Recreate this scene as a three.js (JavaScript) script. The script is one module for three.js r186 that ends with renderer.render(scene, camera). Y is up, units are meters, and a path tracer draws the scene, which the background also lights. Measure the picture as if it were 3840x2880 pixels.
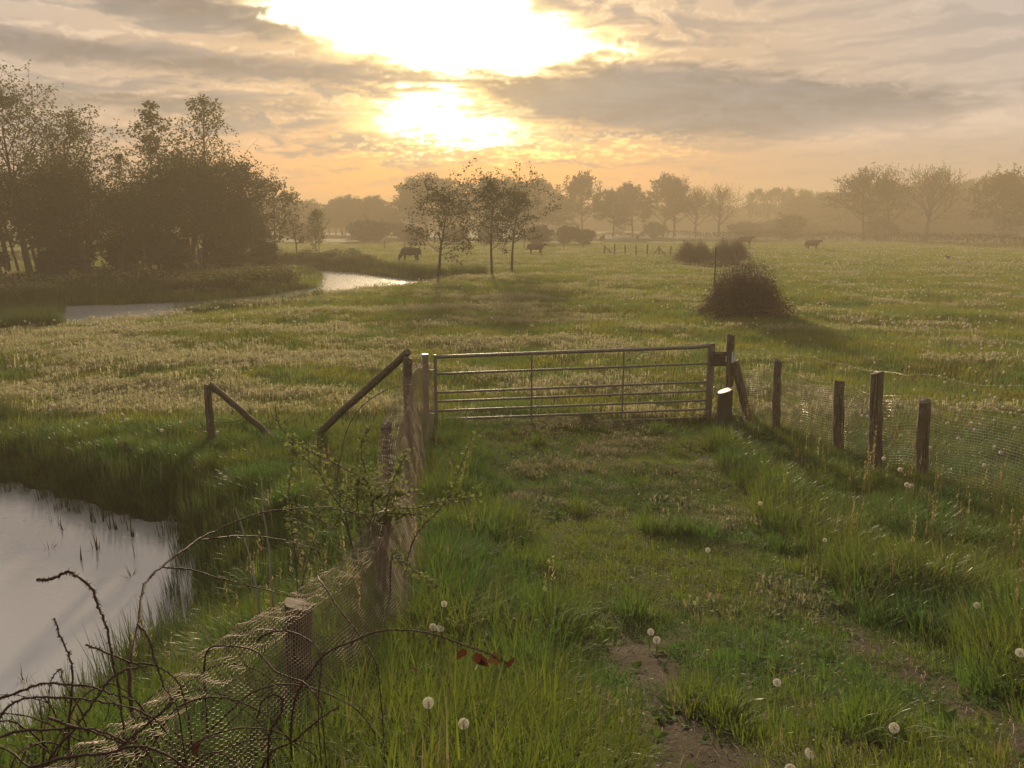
import * as THREE from 'three';
import { mergeGeometries } from 'three/addons/utils/BufferGeometryUtils.js';
import { MarchingCubes } from 'three/addons/objects/MarchingCubes.js';
import { createNoise2D, createNoise3D, createNoise4D } from 'simplex-noise';

// ------------------------------------------------------------------ camera, sky, sun, exposure
const scene = new THREE.Scene();
const camera = new THREE.PerspectiveCamera(53.1, 4 / 3, 0.1, 3000);
camera.position.set(0, 3.2, 0);
camera.rotation.set(THREE.MathUtils.degToRad(-11.8), 0, 0);
const renderer = new THREE.WebGLRenderer({ antialias: true });
renderer.toneMapping = THREE.LinearToneMapping;
renderer.toneMappingExposure = 1.64;
renderer.shadowMap.enabled = true;

function mulberry(a) { return () => { a = (a + 0x6d2b79f5) | 0; let t = Math.imul(a ^ (a >>> 15), 1 | a); t = (t + Math.imul(t ^ (t >>> 7), 61 | t)) ^ t; return ((t ^ (t >>> 14)) >>> 0) / 4294967296; }; }
const n2 = createNoise2D(mulberry(11)), n3 = createNoise3D(mulberry(12)), n4 = createNoise4D(mulberry(13));
const { clamp, lerp, smoothstep: sstep } = THREE.MathUtils;
const ss = (a, b, x) => (a < b ? sstep(x, a, b) : 1 - sstep(x, b, a));
const fbm = (x, y, o = 4) => { let s = 0, a = 0.5; for (let i = 0; i < o; i++) { s += a * n2(x, y); x = x * 2.03 + 7.1; y = y * 2.03 - 3.7; a *= 0.5; } return s; };
const R = THREE.MathUtils.degToRad;

const SUN_AZ = R(-3.7), SUN_EL = R(13.1);
const sunDir = new THREE.Vector3(Math.sin(SUN_AZ) * Math.cos(SUN_EL), Math.sin(SUN_EL), -Math.cos(SUN_AZ) * Math.cos(SUN_EL));
const sun = new THREE.DirectionalLight(new THREE.Color().setRGB(1.0, 0.80, 0.50), 5);
sun.name = 'evening_sun';
sun.position.copy(sunDir).multiplyScalar(200); sun.castShadow = true; sun.shadow.radius = 4;
Object.assign(sun.shadow.camera, { left: -90, right: 90, top: 60, bottom: -60, near: 1, far: 500 });
sun.shadow.mapSize.set(4096, 4096);
scene.add(sun, sun.target);

// signed distance to a polygon, elevation stretched so that edges run in flat streaks
function polySdf(p, x, y) {
  let d = 1e9, inside = false;
  for (let i = 0, j = p.length - 1; i < p.length; j = i++) {
    const [ax, ay] = p[j], [bx, by] = p[i], ex = bx - ax, ey = by - ay, wx = x - ax, wy = y - ay;
    const t = clamp((wx * ex + wy * ey) / (ex * ex + ey * ey), 0, 1), dx = wx - ex * t, dy = wy - ey * t;
    d = Math.min(d, dx * dx + dy * dy);
    if ((ay > y) !== (by > y) && x < ((bx - ax) * (y - ay)) / (by - ay) + ax) inside = !inside;
  }
  return (inside ? -1 : 1) * Math.sqrt(d);
}
const EL = 2.2, deg = (pts) => pts.map(([a, e]) => [a, e * EL]);
const GAP_UPPER = deg([[-17.5, 14], [-13, 12.3], [-9.5, 11.3], [-6, 10.6], [-2, 10.4], [2, 10.5], [5, 11.2], [8, 11.8], [5, 12.6], [2, 13.8], [0, 15.5], [-4, 18], [-12, 17]]);
const GAP_LOWER = deg([[-9.5, 8.8], [-6.5, 9.2], [-3.2, 9.2], [-2.6, 8.3], [-0.8, 7.6], [1.2, 6.3], [2.8, 5.7], [0, 5.3], [-5, 5.2], [-8.5, 5.6], [-10, 6.8]]);
const BANKS = [
  [[-20, 10.7], [-12, 10.5], [-5, 10.2], [2, 10.2], [5, 10.9], [10, 10.8], [16, 10.1], [24, 8.8], [31, 7.2], [28, 5.8], [18, 5.6], [9, 6.2], [4, 6.9], [0, 7.8], [-3, 9.2], [-8, 9.4], [-14, 9.1], [-22, 9.5]],
  [[-28, 13.9], [-22, 14.6], [-17, 14.2], [-13.2, 12.7], [-14, 11.8], [-19, 12.1], [-26, 12.9]],
  [[-36, 11.4], [-22, 10.9], [-14, 10.6], [-12, 9.7], [-20, 9.3], [-36, 9.7]],
  [[-40, 7.9], [-24, 8.2], [-15, 7.9], [-13, 7.4], [-24, 7.0], [-40, 6.9]],
].map(deg);
function skyTexture() {
  const W = 4096, H = 2048, data = new Float32Array(W * H * 4);
  const mix3 = (a, b, t) => [a[0] + (b[0] - a[0]) * t, a[1] + (b[1] - a[1]) * t, a[2] + (b[2] - a[2]) * t];
  for (let row = 0; row < H; row++) {
    const el = ((row + 0.5) / H - 0.5) * 180, y = Math.sin(R(el)), ch = Math.cos(R(el));
    for (let col = 0; col < W; col++) {
      let az = ((col + 0.5) / W) * 360 - 90; if (az > 180) az -= 360;
      let c;
      if (el < -0.3) c = [0.2, 0.16, 0.1];
      else if (el > 40 && (col & 3)) { const o = (row * W + col) * 4; data.copyWithin(o, o - 4, o); continue; }
      else {
        const x = Math.sin(R(az)) * ch, z = -Math.cos(R(az)) * ch, k = 1 / (Math.max(y, 0) + 0.12), px = x * k, pz = z * k;
        const cosSun = x * sunDir.x + y * sunDir.y + z * sunDir.z, ang = Math.acos(clamp(cosSun, -1, 1)) * 57.3;
        const dAz = az + 3.7;
        const near = Math.exp(-((dAz / 30) ** 2)), glow = Math.exp(-ang / 9), wide = Math.exp(-ang / 28);
        // air: orange low under the sun, tan and lilac grey away from it
        const low = mix3([0.46, 0.37, 0.30], [1.6, 0.62, 0.12], Math.exp(-((dAz / 19) ** 2)));
        const mid = mix3([0.46, 0.43, 0.42], [0.70, 0.45, 0.24], near);
        const high = mix3([0.40, 0.38, 0.36], [0.82, 0.76, 0.72], wide);
        c = mix3(low, mid, ss(1.5, 8, el)); c = mix3(c, high, ss(9, 34, el));
        // streaked high cloud everywhere: thin parts catch light, thick parts go grey
        const side = az > 6 && az < 60 ? lerp(1, 0.45, ss(6, 20, az) * ss(25, 12, el)) : 1;
        const w1 = fbm(px * 0.9 + 3, pz * 0.9, 3), s1 = fbm(px * 1.9 + w1 * 1.2, pz * 1.9 + w1 * 0.8, 5), s2 = fbm(px * 6.5 + s1 * 2, pz * 6.5, 4), s3 = Math.abs(az) < 100 && el < 45 ? fbm(az * 0.045 + 2 + 0.4 * s1, el * 0.62 + 0.5 * w1, 4) * ss(45, 20, el) * ss(100, 60, Math.abs(az)) : 0;
        const cover = ss(-0.14, 0.4, 0.6 * s1 + 0.3 * s2 + 0.85 * s3) * ss(0.5, 5, el) * side;
        c = mix3(c, mix3([0.28, 0.265, 0.265], [0.29, 0.255, 0.225], wide), cover * 0.85);
        const rim = Math.exp(-((0.6 * s1 + 0.35 * s2 + 0.85 * s3 + 0.12) ** 2) / 0.012) * ss(3, 7, el) * ss(-0.1, 0.25, s2 + 0.1);
        const lit = rim * (0.12 + 0.9 * wide) * side;
        c = [c[0] + 0.36 * lit, c[1] + 0.28 * lit, c[2] + 0.16 * lit];
        if (Math.abs(az) < 60 && el < 30) {
          const edge = 2.6 * s2 + 2.2 * fbm(az * 0.16, el * 0.55, 4), ax = az + 1.4 * fbm(az * 0.3 + 9, el * 0.9, 3), ey = el * EL + edge * 0.55;
          let bank = 0;
          for (const p of BANKS) bank = Math.max(bank, ss(1.3, -1.6, polySdf(p, ax, ey)));
          const tone = mix3([0.225, 0.205, 0.195], [0.25, 0.245, 0.25], ss(-5, 20, az));
          const soft = 0.9 + 0.28 * s1 + 0.2 * s2;
          c = mix3(c, tone.map((q) => q * soft), bank * 0.92);
          const grey = 0.8 - 0.1 * ss(4, 16, az) - 0.08 * ss(-14, -26, az); c = [c[0] * grey * 0.97, c[1] * grey, c[2] * grey * 1.06];
          // gaps the sun shines through
          const g1 = polySdf(GAP_UPPER, ax, ey + 0.25), g2 = polySdf(GAP_LOWER, ax, ey + edge * 0.75);
          const halo1 = ss(3.4, 0, g1) ** 2 * (1 - bank * 0.8), halo2 = ss(5, -0.8, g2) ** 2 * (1 - bank * 0.75);
          const hl = Math.max(halo1, halo2);
          c = [c[0] + 0.55 * hl, c[1] + 0.36 * hl, c[2] + 0.1 * hl];
          const core = Math.max(ss(0.9, -1.8, g1), ss(0.1, -2.8, g2) * 0.9);
          c = mix3(c, [3.6, 3.0, 1.9], core);
          const fire = ss(0.1, 0.34, s2 + 0.4 * fbm(az * 0.5, el * 3.2, 3) + 0.04) * ss(4, 4.7, el) * ss(6.9, 5.6, el) * ss(-16, -8, az) * ss(17, 5, az);
          c = [c[0] + 0.75 * fire, c[1] + 0.42 * fire, c[2] + 0.08 * fire];
          const beam = ss(16, 24, az) * Math.exp(-((el - 5.6 - (az - 20) * 0.05) ** 2) / 0.9) * 0.1;
          c = [c[0] + beam * 1.4, c[1] + beam, c[2] + beam * 0.7];
        }
        if (!(Math.abs(az) < 60 && el < 30)) c = c.map((q) => q * lerp(0.8, 0.92, ss(0, 60, Math.abs(az) > 60 ? 60 : el)));
        c = [c[0] + 0.28 * glow, c[1] + 0.18 * glow, c[2] + 0.05 * glow];
        // the rest of the dome, behind the viewer, is plain evening overcast
        const back = ss(45, 105, ang); c = mix3(c, [0.22 + 0.05 * s1, 0.215 + 0.05 * s1, 0.21 + 0.05 * s1], back * 0.85);
      }
      const o = (row * W + col) * 4; data[o] = c[0]; data[o + 1] = c[1]; data[o + 2] = c[2]; data[o + 3] = 1;
    }
  }
  const t = new THREE.DataTexture(data, W, H, THREE.RGBAFormat, THREE.FloatType);
  t.mapping = THREE.EquirectangularReflectionMapping; t.magFilter = THREE.LinearFilter; t.needsUpdate = true;
  return t;
}
scene.background = skyTexture();
scene.environment = scene.background;
scene.fog = new THREE.FogExp2(new THREE.Color().setRGB(1.0, 0.81, 0.55), 0.0034);

// ------------------------------------------------------------------ helpers
const taken = {};
const numbered = (n) => { const k = (taken[n] = (taken[n] ?? -1) + 1); return k ? n + '_' + String(k).padStart(3, '0') : n; };
function tag(o, label, category, group, kind) { if (label) o.userData.label = label; if (category) o.userData.category = category; if (group) o.userData.group = group; if (kind) o.userData.kind = kind; return o; }
const shade = (o) => { o.castShadow = o.receiveShadow = true; return o; };
function mesh(name, geo, mat, parent) { const m = shade(new THREE.Mesh(geo, mat)); m.name = parent ? name : numbered(name); (parent ?? scene).add(m); return m; }
function group(name, pos = [0, 0, 0], turn = 0) { const g = new THREE.Group(); g.name = numbered(name); g.position.set(...pos); g.rotation.y = turn; scene.add(g); return g; }
const V = (x, y, z) => new THREE.Vector3(x, y, z);
const rgb = (r, g, b) => new THREE.Color().setRGB(r, g, b);

// a buffer that collects tubes, ribbons and quads
class Build {
  constructor() { this.p = []; this.i = []; this.uv = []; this.c = []; this.col = null; }
  vert(x, y, z, u = 0, v = 0) { this.p.push(x, y, z); this.uv.push(u, v); if (this.col) this.c.push(...this.col); return this.p.length / 3 - 1; }
  tri(a, b, c) { this.i.push(a, b, c); }
  quad(a, b, c, d) { this.i.push(a, b, c, a, c, d); }
  // tube through points with a radius at each; n sides
  tube(pts, rad, n = 5, cap = true) {
    const r = (k) => (typeof rad === 'number' ? rad : rad[k]), t = V(0, 0, 0), a = V(0, 0, 0), b = V(0, 0, 0);
    let prev = null, len = 0;
    for (let k = 0; k < pts.length; k++) {
      t.subVectors(pts[Math.min(k + 1, pts.length - 1)], pts[Math.max(k - 1, 0)]).normalize();
      if (k === 0) { a.set(Math.abs(t.y) > 0.9 ? 1 : 0, Math.abs(t.y) > 0.9 ? 0 : 1, 0); }
      a.addScaledVector(t, -a.dot(t)).normalize(); b.crossVectors(t, a);
      if (k) len += pts[k].distanceTo(pts[k - 1]);
      const ring = [];
      for (let s = 0; s < n; s++) {
        const g = (s / n) * Math.PI * 2, c = Math.cos(g) * r(k), q = Math.sin(g) * r(k), P = pts[k];
        ring.push(this.vert(P.x + a.x * c + b.x * q, P.y + a.y * c + b.y * q, P.z + a.z * c + b.z * q, s / n, len));
      }
      if (prev) for (let s = 0; s < n; s++) this.quad(prev[s], prev[(s + 1) % n], ring[(s + 1) % n], ring[s]);
      if (cap && (k === 0 || k === pts.length - 1)) for (let s = 1; s < n - 1; s++) k === 0 ? this.tri(ring[0], ring[s + 1], ring[s]) : this.tri(ring[0], ring[s], ring[s + 1]);
      prev = ring;
    }
    return this;
  }
  rod(a, b, r, n = 4) { return this.tube([a, b], r, n, true); }
  geo(flat) {
    let g = new THREE.BufferGeometry();
    g.setAttribute('position', new THREE.Float32BufferAttribute(this.p, 3)); g.setAttribute('uv', new THREE.Float32BufferAttribute(this.uv, 2));
    if (this.c.length) g.setAttribute('color', new THREE.Float32BufferAttribute(this.c, 3));
    g.setIndex(this.i); if (flat) g = g.toNonIndexed(); g.computeVertexNormals(); return g;
  }
}
const curve = (pts, n) => new THREE.CatmullRomCurve3(pts.map((p) => (p.isVector3 ? p : V(...p)))).getPoints(n);

function noiseTex(w, h, fn, srgb) {
  const d = new Uint8Array(w * h * 4);
  for (let y = 0; y < h; y++) for (let x = 0; x < w; x++) { const c = fn(x / w, y / h), o = (y * w + x) * 4; for (let k = 0; k < 3; k++) d[o + k] = clamp((Array.isArray(c) ? c[k] : c) * 255, 0, 255); d[o + 3] = 255; }
  const t = new THREE.DataTexture(d, w, h); t.wrapS = t.wrapT = THREE.RepeatWrapping; t.magFilter = THREE.LinearFilter; if (srgb) t.colorSpace = THREE.SRGBColorSpace; t.needsUpdate = true; return t;
}
// noise that tiles over 0..1
const tileN = (u, v, fx, fy, s = 0) => { const a = u * 2 * Math.PI, b = v * 2 * Math.PI, p = fx / 6.28, q = fy / 6.28; return n4(Math.cos(a) * p + s, Math.sin(a) * p + s, Math.cos(b) * q - s, Math.sin(b) * q + 2 * s); };

// ripples on the water: a slow swell and the rings of single rain drops, 3 m to the tile
const rain = (() => {
  const N = 1024, h = new Float32Array(N * N), rnd = mulberry(616);
  for (let y = 0; y < N; y++) for (let x = 0; x < N; x++) h[y * N + x] = 0.5 + 0.07 * tileN(x / N, y / N, 8, 16, 1) + 0.1 * tileN(x / N, y / N, 26, 48, 5) + 0.05 * tileN(x / N, y / N, 90, 140, 9);
  for (let k = 0; k < 46; k++) {
    const cx = rnd() * N, cy = rnd() * N, R0 = 3 + 17 * rnd() ** 1.6, a = 0.22 * (1 - R0 / 26);
    for (let dy = -26; dy <= 26; dy++) for (let dx = -26; dx <= 26; dx++) { const r = Math.hypot(dx, dy), w = Math.exp(-(((r - R0) / 3.2) ** 2)); h[((Math.floor(cy + dy) + N) % N) * N + ((Math.floor(cx + dx) + N) % N)] += a * w * Math.cos((r - R0) * 1.1); }
  }
  const d = new Uint8Array(N * N * 4); for (let i = 0; i < N * N; i++) { const v = clamp(h[i] * 255, 0, 255); d[i * 4] = d[i * 4 + 1] = d[i * 4 + 2] = v; d[i * 4 + 3] = 255; }
  const t = new THREE.DataTexture(d, N, N); t.wrapS = t.wrapT = THREE.RepeatWrapping; t.magFilter = THREE.LinearFilter; t.needsUpdate = true; return t;
})();
const woodTex = noiseTex(256, 512, (u, v) => { const g = 0.5 + 0.22 * tileN(u, v, 34, 2.5, 3) + 0.18 * tileN(u, v, 70, 6, 7) + 0.1 * tileN(u, v, 12, 14, 2), crack = tileN(u, v, 22, 1.6, 12) > 0.55 ? 0.35 : 1, li = ss(0.42, 0.62, tileN(u, v, 9, 9, 41) + 0.5 * tileN(u, v, 40, 40, 43)); return [lerp(g * 0.8 * crack + 0.1, 0.72, li * 0.7), lerp(g * 0.72 * crack + 0.09, 0.74, li * 0.7), lerp(g * 0.62 * crack + 0.08, 0.6, li * 0.7)]; }, true);
const woodBump = noiseTex(256, 512, (u, v) => (0.6 + 0.25 * tileN(u, v, 34, 2.5, 3) + 0.2 * tileN(u, v, 70, 6, 7)) * (tileN(u, v, 22, 1.6, 12) > 0.55 ? 0.2 : 1));
const barkBump = noiseTex(128, 256, (u, v) => 0.5 + 0.3 * tileN(u, v, 26, 8, 4) + 0.2 * tileN(u, v, 50, 24, 8));
const soilTex = noiseTex(512, 512, (u, v) => { const g = 0.5 + 0.25 * tileN(u, v, 14, 14, 21) + 0.2 * tileN(u, v, 46, 46, 23) + 0.18 * tileN(u, v, 130, 130, 25); return [0.62 + 0.5 * g, 0.62 + 0.5 * g, 0.62 + 0.45 * g]; }, true);
const soilBump = noiseTex(512, 512, (u, v) => 0.5 + 0.25 * tileN(u, v, 14, 14, 21) + 0.22 * tileN(u, v, 46, 46, 23) + 0.2 * tileN(u, v, 130, 130, 25));

const rustTex = noiseTex(256, 512, (u, v) => { const g = 0.72 + 0.2 * tileN(u, v, 8, 20, 31) + 0.1 * tileN(u, v, 40, 70, 33), r = ss(0.35, 0.7, tileN(u, v, 6, 16, 35) + 0.4 * tileN(u, v, 30, 50, 36)); return [lerp(g, 0.6, r), lerp(g * 0.98, 0.42, r), lerp(g * 0.95, 0.28, r)]; }, true);
const phys = (o) => new THREE.MeshPhysicalMaterial(o), std = (o) => new THREE.MeshStandardMaterial(o);
const leafMat = (r, g, b, t = 0.45, extra = {}) => phys({ color: rgb(r, g, b), roughness: 0.92, transmission: t, thickness: 0, specularIntensity: 0.35, side: THREE.DoubleSide, ...extra });
const M = {
  wood: std({ color: rgb(0.52, 0.46, 0.41), map: woodTex, bumpMap: woodBump, bumpScale: 0.006, roughness: 0.85 }),
  steel: std({ color: rgb(0.36, 0.335, 0.30), metalness: 0.3, roughness: 0.5, map: rustTex, bumpMap: soilBump, bumpScale: 0.0006 }),
  wire: std({ color: rgb(0.26, 0.19, 0.13), metalness: 0.25, roughness: 0.6 }),
  meshWire: std({ color: rgb(0.5, 0.46, 0.4), metalness: 0.85, roughness: 0.32 }),
  cane: phys({ color: rgb(0.055, 0.022, 0.016), roughness: 0.6, specularIntensity: 0.6, bumpMap: barkBump, bumpScale: 0.002 }),
  twig: std({ color: rgb(0.085, 0.065, 0.045), roughness: 0.75 }),
  straw: leafMat(0.34, 0.28, 0.17, 0.3),
  bark: std({ color: rgb(0.07, 0.055, 0.042), roughness: 0.95, bumpMap: barkBump, bumpScale: 0.02 }),
};
// ------------------------------------------------------------------ terrain and water
const POND = [[-3.0, -3.8], [-3.02, -4.5], [-3.0, -5.0], [-2.86, -5.7], [-2.7, -6.1], [-2.92, -6.8], [-3.42, -7.85], [-4.1, -8.75], [-5.4, -9.3], [-7.07, -10.2], [-10.5, -11.5], [-16, -12.0], [-20, -9], [-18, -3], [-9, -2.2], [-4.6, -2.8]];
const STREAM = [[-50, -13, 5], [-36, -18, 5], [-25, -24.5, 4.6], [-17, -29.5, 4.5], [-12.6, -33.5, 2.4], [-10.4, -38.5, 1.8], [-8.0, -44.5, 3.2], [-5.4, -47, 2.0], [-3.4, -48, 0.4]];
const BRANCH = [[-8.6, -47, 3.4], [-10.6, -52, 2.0], [-12.6, -56, 1.4], [-17, -60, 1.2], [-26, -64, 1.2]];
function chainSdf(pts, x, z) {
  let d = 1e9;
  for (let i = 1; i < pts.length; i++) {
    const [ax, az, aw] = pts[i - 1], [bx, bz, bw] = pts[i], ex = bx - ax, ez = bz - az, t = clamp(((x - ax) * ex + (z - az) * ez) / (ex * ex + ez * ez), 0, 1);
    d = Math.min(d, Math.hypot(x - ax - ex * t, z - az - ez * t) - lerp(aw, bw, t));
  }
  return d;
}
const shore = (x, z) => (x > 4 || z < -75 ? 20 : Math.min(polySdf(POND, x, z), chainSdf(STREAM, x, z), chainSdf(BRANCH, x, z)) + 0.16 * n2(x * 1.1, z * 1.1) + 0.06 * n2(x * 3.7, z * 3.7));
const WATER_Y = -0.3;
function land(x, z) {   // ground before the ditch is cut
  const d = -z;
  const bank = d < 40 ? clamp(2.5 * Math.exp(-Math.max(d, 0) / 3.9) - 0.11, 0, 1.6) : 0;
  const calm = ss(1.5, 14, d);
  return bank + (0.035 + 0.05 * calm) * n2(x * 0.16, z * 0.16) + 0.03 * n2(x * 0.55 + 4, z * 0.55) + 0.012 * n2(x * 2.1, z * 2.1 + 9) + (d > 90 ? 0.3 * n2(x * 0.012, z * 0.012) * ss(90, 200, d) : 0);
}
function ground(x, z) {
  const top = land(x, z), s = shore(x, z), d = -z, bw = 0.9 + 1.1 * ss(9, 5, d);
  if (s > bw) return top;
  if (s > 0) return WATER_Y + (top - WATER_Y) * ss(-0.15 * bw, bw, s);
  return WATER_Y + 0.02 + Math.max(s, -1.6) * 0.45;
}
// where the track is worn: 0 tall growth, 1 middle of the track
const pathL = (d) => (d < 4 ? lerp(0.2, 0.3, d / 4) : d < 9 ? lerp(0.3, -0.35, (d - 4) / 5) : lerp(-0.35, -0.85, (d - 9) / 2.5));
const pathR = (d) => (d < 5 ? lerp(2.9, 2.45, d / 5) : lerp(2.45, 3.1, clamp((d - 5) / 7, 0, 1)));
const track = (x, z) => { const d = -z, w = 0.18 * n2(x * 0.9, z * 0.9) + 0.1 * n2(x * 2.3 + 5, z * 2.3); return ss(-0.25, 0.3, x - pathL(d) + w) * ss(0.25, -0.3, x - pathR(d) + w); };
const ruts = (x, z) => { const d = -z, a = x - 0.62 - 0.1 * (d - 2.5) + 0.08 * Math.sin(d * 1.7), b = x - 2.1 + 0.08 * Math.sin(d); return Math.max(1.1 * Math.exp(-(a * a) / 0.055) * ss(5.6, 3.4, d), 0.72 * Math.exp(-(b * b) / 0.1) * ss(5.6, 3.6, d)); };
const soil = (x, z) => { const d = -z; return d > 13 ? 0 : clamp(track(x, z) * (ruts(x, z) * 1.15 + 0.25 * ss(13, 11, d) * 0 + 0.5 * n2(x * 1.4 + 2, z * 1.4) + 0.4 * n2(x * 4.2, z * 4.2) - 0.32), 0, 1); };
{
  const angs = []; for (let a = -180; a < -48; a += 6) angs.push(a); for (let a = -48; a < 48; a += 0.32) angs.push(a); for (let a = 48; a <= 180; a += 6) angs.push(a);
  const rings = []; for (let r = 0.4; r < 720; r *= r < 15 ? 1.018 : 1.03) rings.push(r); rings.push(720);
  const pos = [0, ground(0, 0), 0], uv = [0, 0], col = [], idx = [];
  const paint = (x, z) => {
    const d = Math.hypot(x, z), s = soil(x, z), sh = shore(x, z), v = 0.5 + 0.5 * n2(x * 0.21, z * 0.21), v2 = 0.5 + 0.5 * n2(x * 1.3, z * 1.3);
    let c = [0.034 + 0.016 * v + 0.012 * v2, 0.042 + 0.014 * v, 0.012 + 0.006 * v2];                       // thatch under the grass, darkened for the shade between blades
    if (d > 14) c = [0.05 + 0.02 * v, 0.056 + 0.018 * v, 0.018 + 0.006 * v];
    const t = ss(0.08, 0.5, s); c = [lerp(c[0], 0.055 + 0.02 * v2, t), lerp(c[1], 0.042 + 0.015 * v2, t), lerp(c[2], 0.03 + 0.01 * v2, t)];
    const mud = ss(0.5, 0.0, sh); return [lerp(c[0], 0.04, mud), lerp(c[1], 0.034, mud), lerp(c[2], 0.022, mud)];
  };
  col.push(...paint(0, 0));
  for (const r of rings) for (const a of angs) { const x = r * Math.sin(R(a)), z = -r * Math.cos(R(a)); pos.push(x, ground(x, z), z); uv.push(x / 1.6, z / 1.6); col.push(...paint(x, z)); }
  const n = angs.length; for (let k = 0; k < n - 1; k++) idx.push(0, 2 + k, 1 + k);
  for (let r = 0; r < rings.length - 1; r++) for (let k = 0; k < n - 1; k++) { const a = 1 + r * n + k, b = a + n; idx.push(a, a + 1, b + 1, a, b + 1, b); }
  const g = new THREE.BufferGeometry(); g.setAttribute('position', new THREE.Float32BufferAttribute(pos, 3)); g.setAttribute('uv', new THREE.Float32BufferAttribute(uv, 2)); g.setAttribute('color', new THREE.Float32BufferAttribute(col, 3));
  g.setIndex(idx); g.computeVertexNormals();
  tag(mesh('ground', g, phys({ vertexColors: true, map: soilTex, bumpMap: soilBump, bumpScale: 0.007, roughness: 0.95, specularIntensity: 0.15 })), 'grassy pasture ground with a worn soil track to the gate', 'ground', null, 'structure');
  const sheet = (name, wide, deep, cx, cz, mat, label) => {
    const w = new THREE.PlaneGeometry(wide, deep, 1, 1); w.rotateX(-Math.PI / 2); w.translate(cx, WATER_Y, cz);
    const wu = w.attributes.uv; for (let k = 0; k < wu.count; k++) wu.setXY(k, w.attributes.position.getX(k) / 3, w.attributes.position.getZ(k) / 3);
    tag(mesh(name, w, mat), label, 'water', null, 'structure');
  };
  const wet = { color: rgb(0.42, 0.41, 0.41), metalness: 0.4, ior: 1.33, bumpMap: rain };
  sheet('pond_water', 24, 13, -11.5, -7.5, phys({ ...wet, roughness: 0.05, bumpScale: 0.006 }), 'still silver pond reflecting the evening sky beside the fence');
  sheet('stream_water', 60, 58, -27, -43, phys({ ...wet, roughness: 0.2, bumpScale: 0.012 }), 'rippled stream winding through the meadow below the copse');
}

// ------------------------------------------------------------------ trees
function growTree(seed, o) {
  const rnd = mulberry(seed), wood = new Build(), tips = [], gs = () => rnd() + rnd() + rnd() - 1.5;
  const branch = (p, dir, len, r, lev) => {
    const n = lev === 0 ? 9 : lev === 1 ? 6 : 4, pts = [p.clone()], rad = [r], d = dir.clone(), q = p.clone();
    for (let k = 1; k <= n; k++) {
      d.x += gs() * o.wob * (lev ? 1 : 0.35); d.z += gs() * o.wob * (lev ? 1 : 0.35); d.y += gs() * o.wob * 0.5 + (lev ? o.rise : 0) - (lev >= 2 ? o.droop : 0); d.normalize();
      q.addScaledVector(d, len / n); pts.push(q.clone()); rad.push(Math.max(o.twig, r * (1 - (k / n) * (lev === 0 ? o.taper : 0.8))));
    }
    wood.tube(pts, rad, lev === 0 ? 7 : lev === 1 ? 5 : 3, false);
    if (lev >= o.levels) { for (let k = 1; k <= n; k++) tips.push(pts[k]); return; }
    const kids = o.kids[lev], from = lev === 0 ? o.clear : 0.25;
    for (let k = 0; k < kids; k++) {
      const t = from + (1 - from) * ((k + rnd() * 0.8) / kids), i = Math.min(n - 1, Math.floor(t * n)), f = t * n - i, at = pts[i].clone().lerp(pts[i + 1], clamp(f, 0, 1));
      const axis = pts[i + 1].clone().sub(pts[i]).normalize(), az = k * 2.4 + rnd() * 1.2, side = V(Math.cos(az), 0, Math.sin(az)); side.addScaledVector(axis, -side.dot(axis)).normalize();
      const open = lev === 0 ? lerp(o.spread0, o.spread1, (t - from) / (1 - from)) : 0.65 + rnd() * 0.45;
      const kd = axis.multiplyScalar(Math.cos(open)).addScaledVector(side, Math.sin(open)).normalize();
      const kl = lev === 0 ? o.H * o.limb * o.env((t - from) / (1 - from)) * (0.8 + 0.4 * rnd()) : len * (0.55 - 0.15 * t + 0.2 * rnd());
      branch(at, kd, kl, Math.max(o.twig, rad[i] * (lev === 0 ? 0.5 : 0.55)), lev + 1);
    }
    if (lev) tips.push(pts[n]);
  };
  for (let s = 0; s < (o.stems || 1); s++) { const a = rnd() * 6.28; branch(V(s ? gs() * 0.35 : 0, -0.2, s ? gs() * 0.35 : 0), V(Math.cos(a) * o.lean, 1, Math.sin(a) * o.lean).normalize(), o.H * o.trunkLen * (s ? 0.75 + 0.2 * rnd() : 1), o.r0 * (s ? 0.75 : 1), 0); }
  const leaf = new Build(), a = V(0, 0, 0), b = V(0, 0, 0);
  for (const p of tips) {
    const m = Math.floor(o.leaves + rnd());
    for (let k = 0; k < m; k++) {
      const x = p.x + gs() * o.fluff, y = p.y + gs() * o.fluff * 0.8 - (o.hang ? rnd() * o.hang : 0), z = p.z + gs() * o.fluff, s = o.leaf * (0.6 + 0.8 * rnd());
      a.set(gs(), gs(), gs()).normalize().multiplyScalar(s); b.set(gs(), gs() - (o.hang ? 1.2 : 0), gs()).normalize(); b.addScaledVector(a, -b.dot(a) / (s * s)).normalize().multiplyScalar(s * 0.7);
      const i0 = leaf.vert(x - a.x, y - a.y, z - a.z), i1 = leaf.vert(x - b.x, y - b.y, z - b.z), i2 = leaf.vert(x + a.x, y + a.y, z + a.z), i3 = leaf.vert(x + b.x, y + b.y, z + b.z);
      leaf.quad(i0, i1, i2, i3);
    }
  }
  return { wood: wood.geo(), leaf: leaf.geo(true), tips: tips.length };
}
const M2 = { alderLeaf: leafMat(0.055, 0.062, 0.02, 0.35), birchLeaf: leafMat(0.085, 0.085, 0.028, 0.45), oakLeaf: leafMat(0.045, 0.045, 0.018, 0.3), darkLeaf: leafMat(0.02, 0.026, 0.01, 0.2), budLeaf: leafMat(0.065, 0.052, 0.024, 0.3), duskLeaf: leafMat(0.032, 0.034, 0.018, 0.2) };
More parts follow.
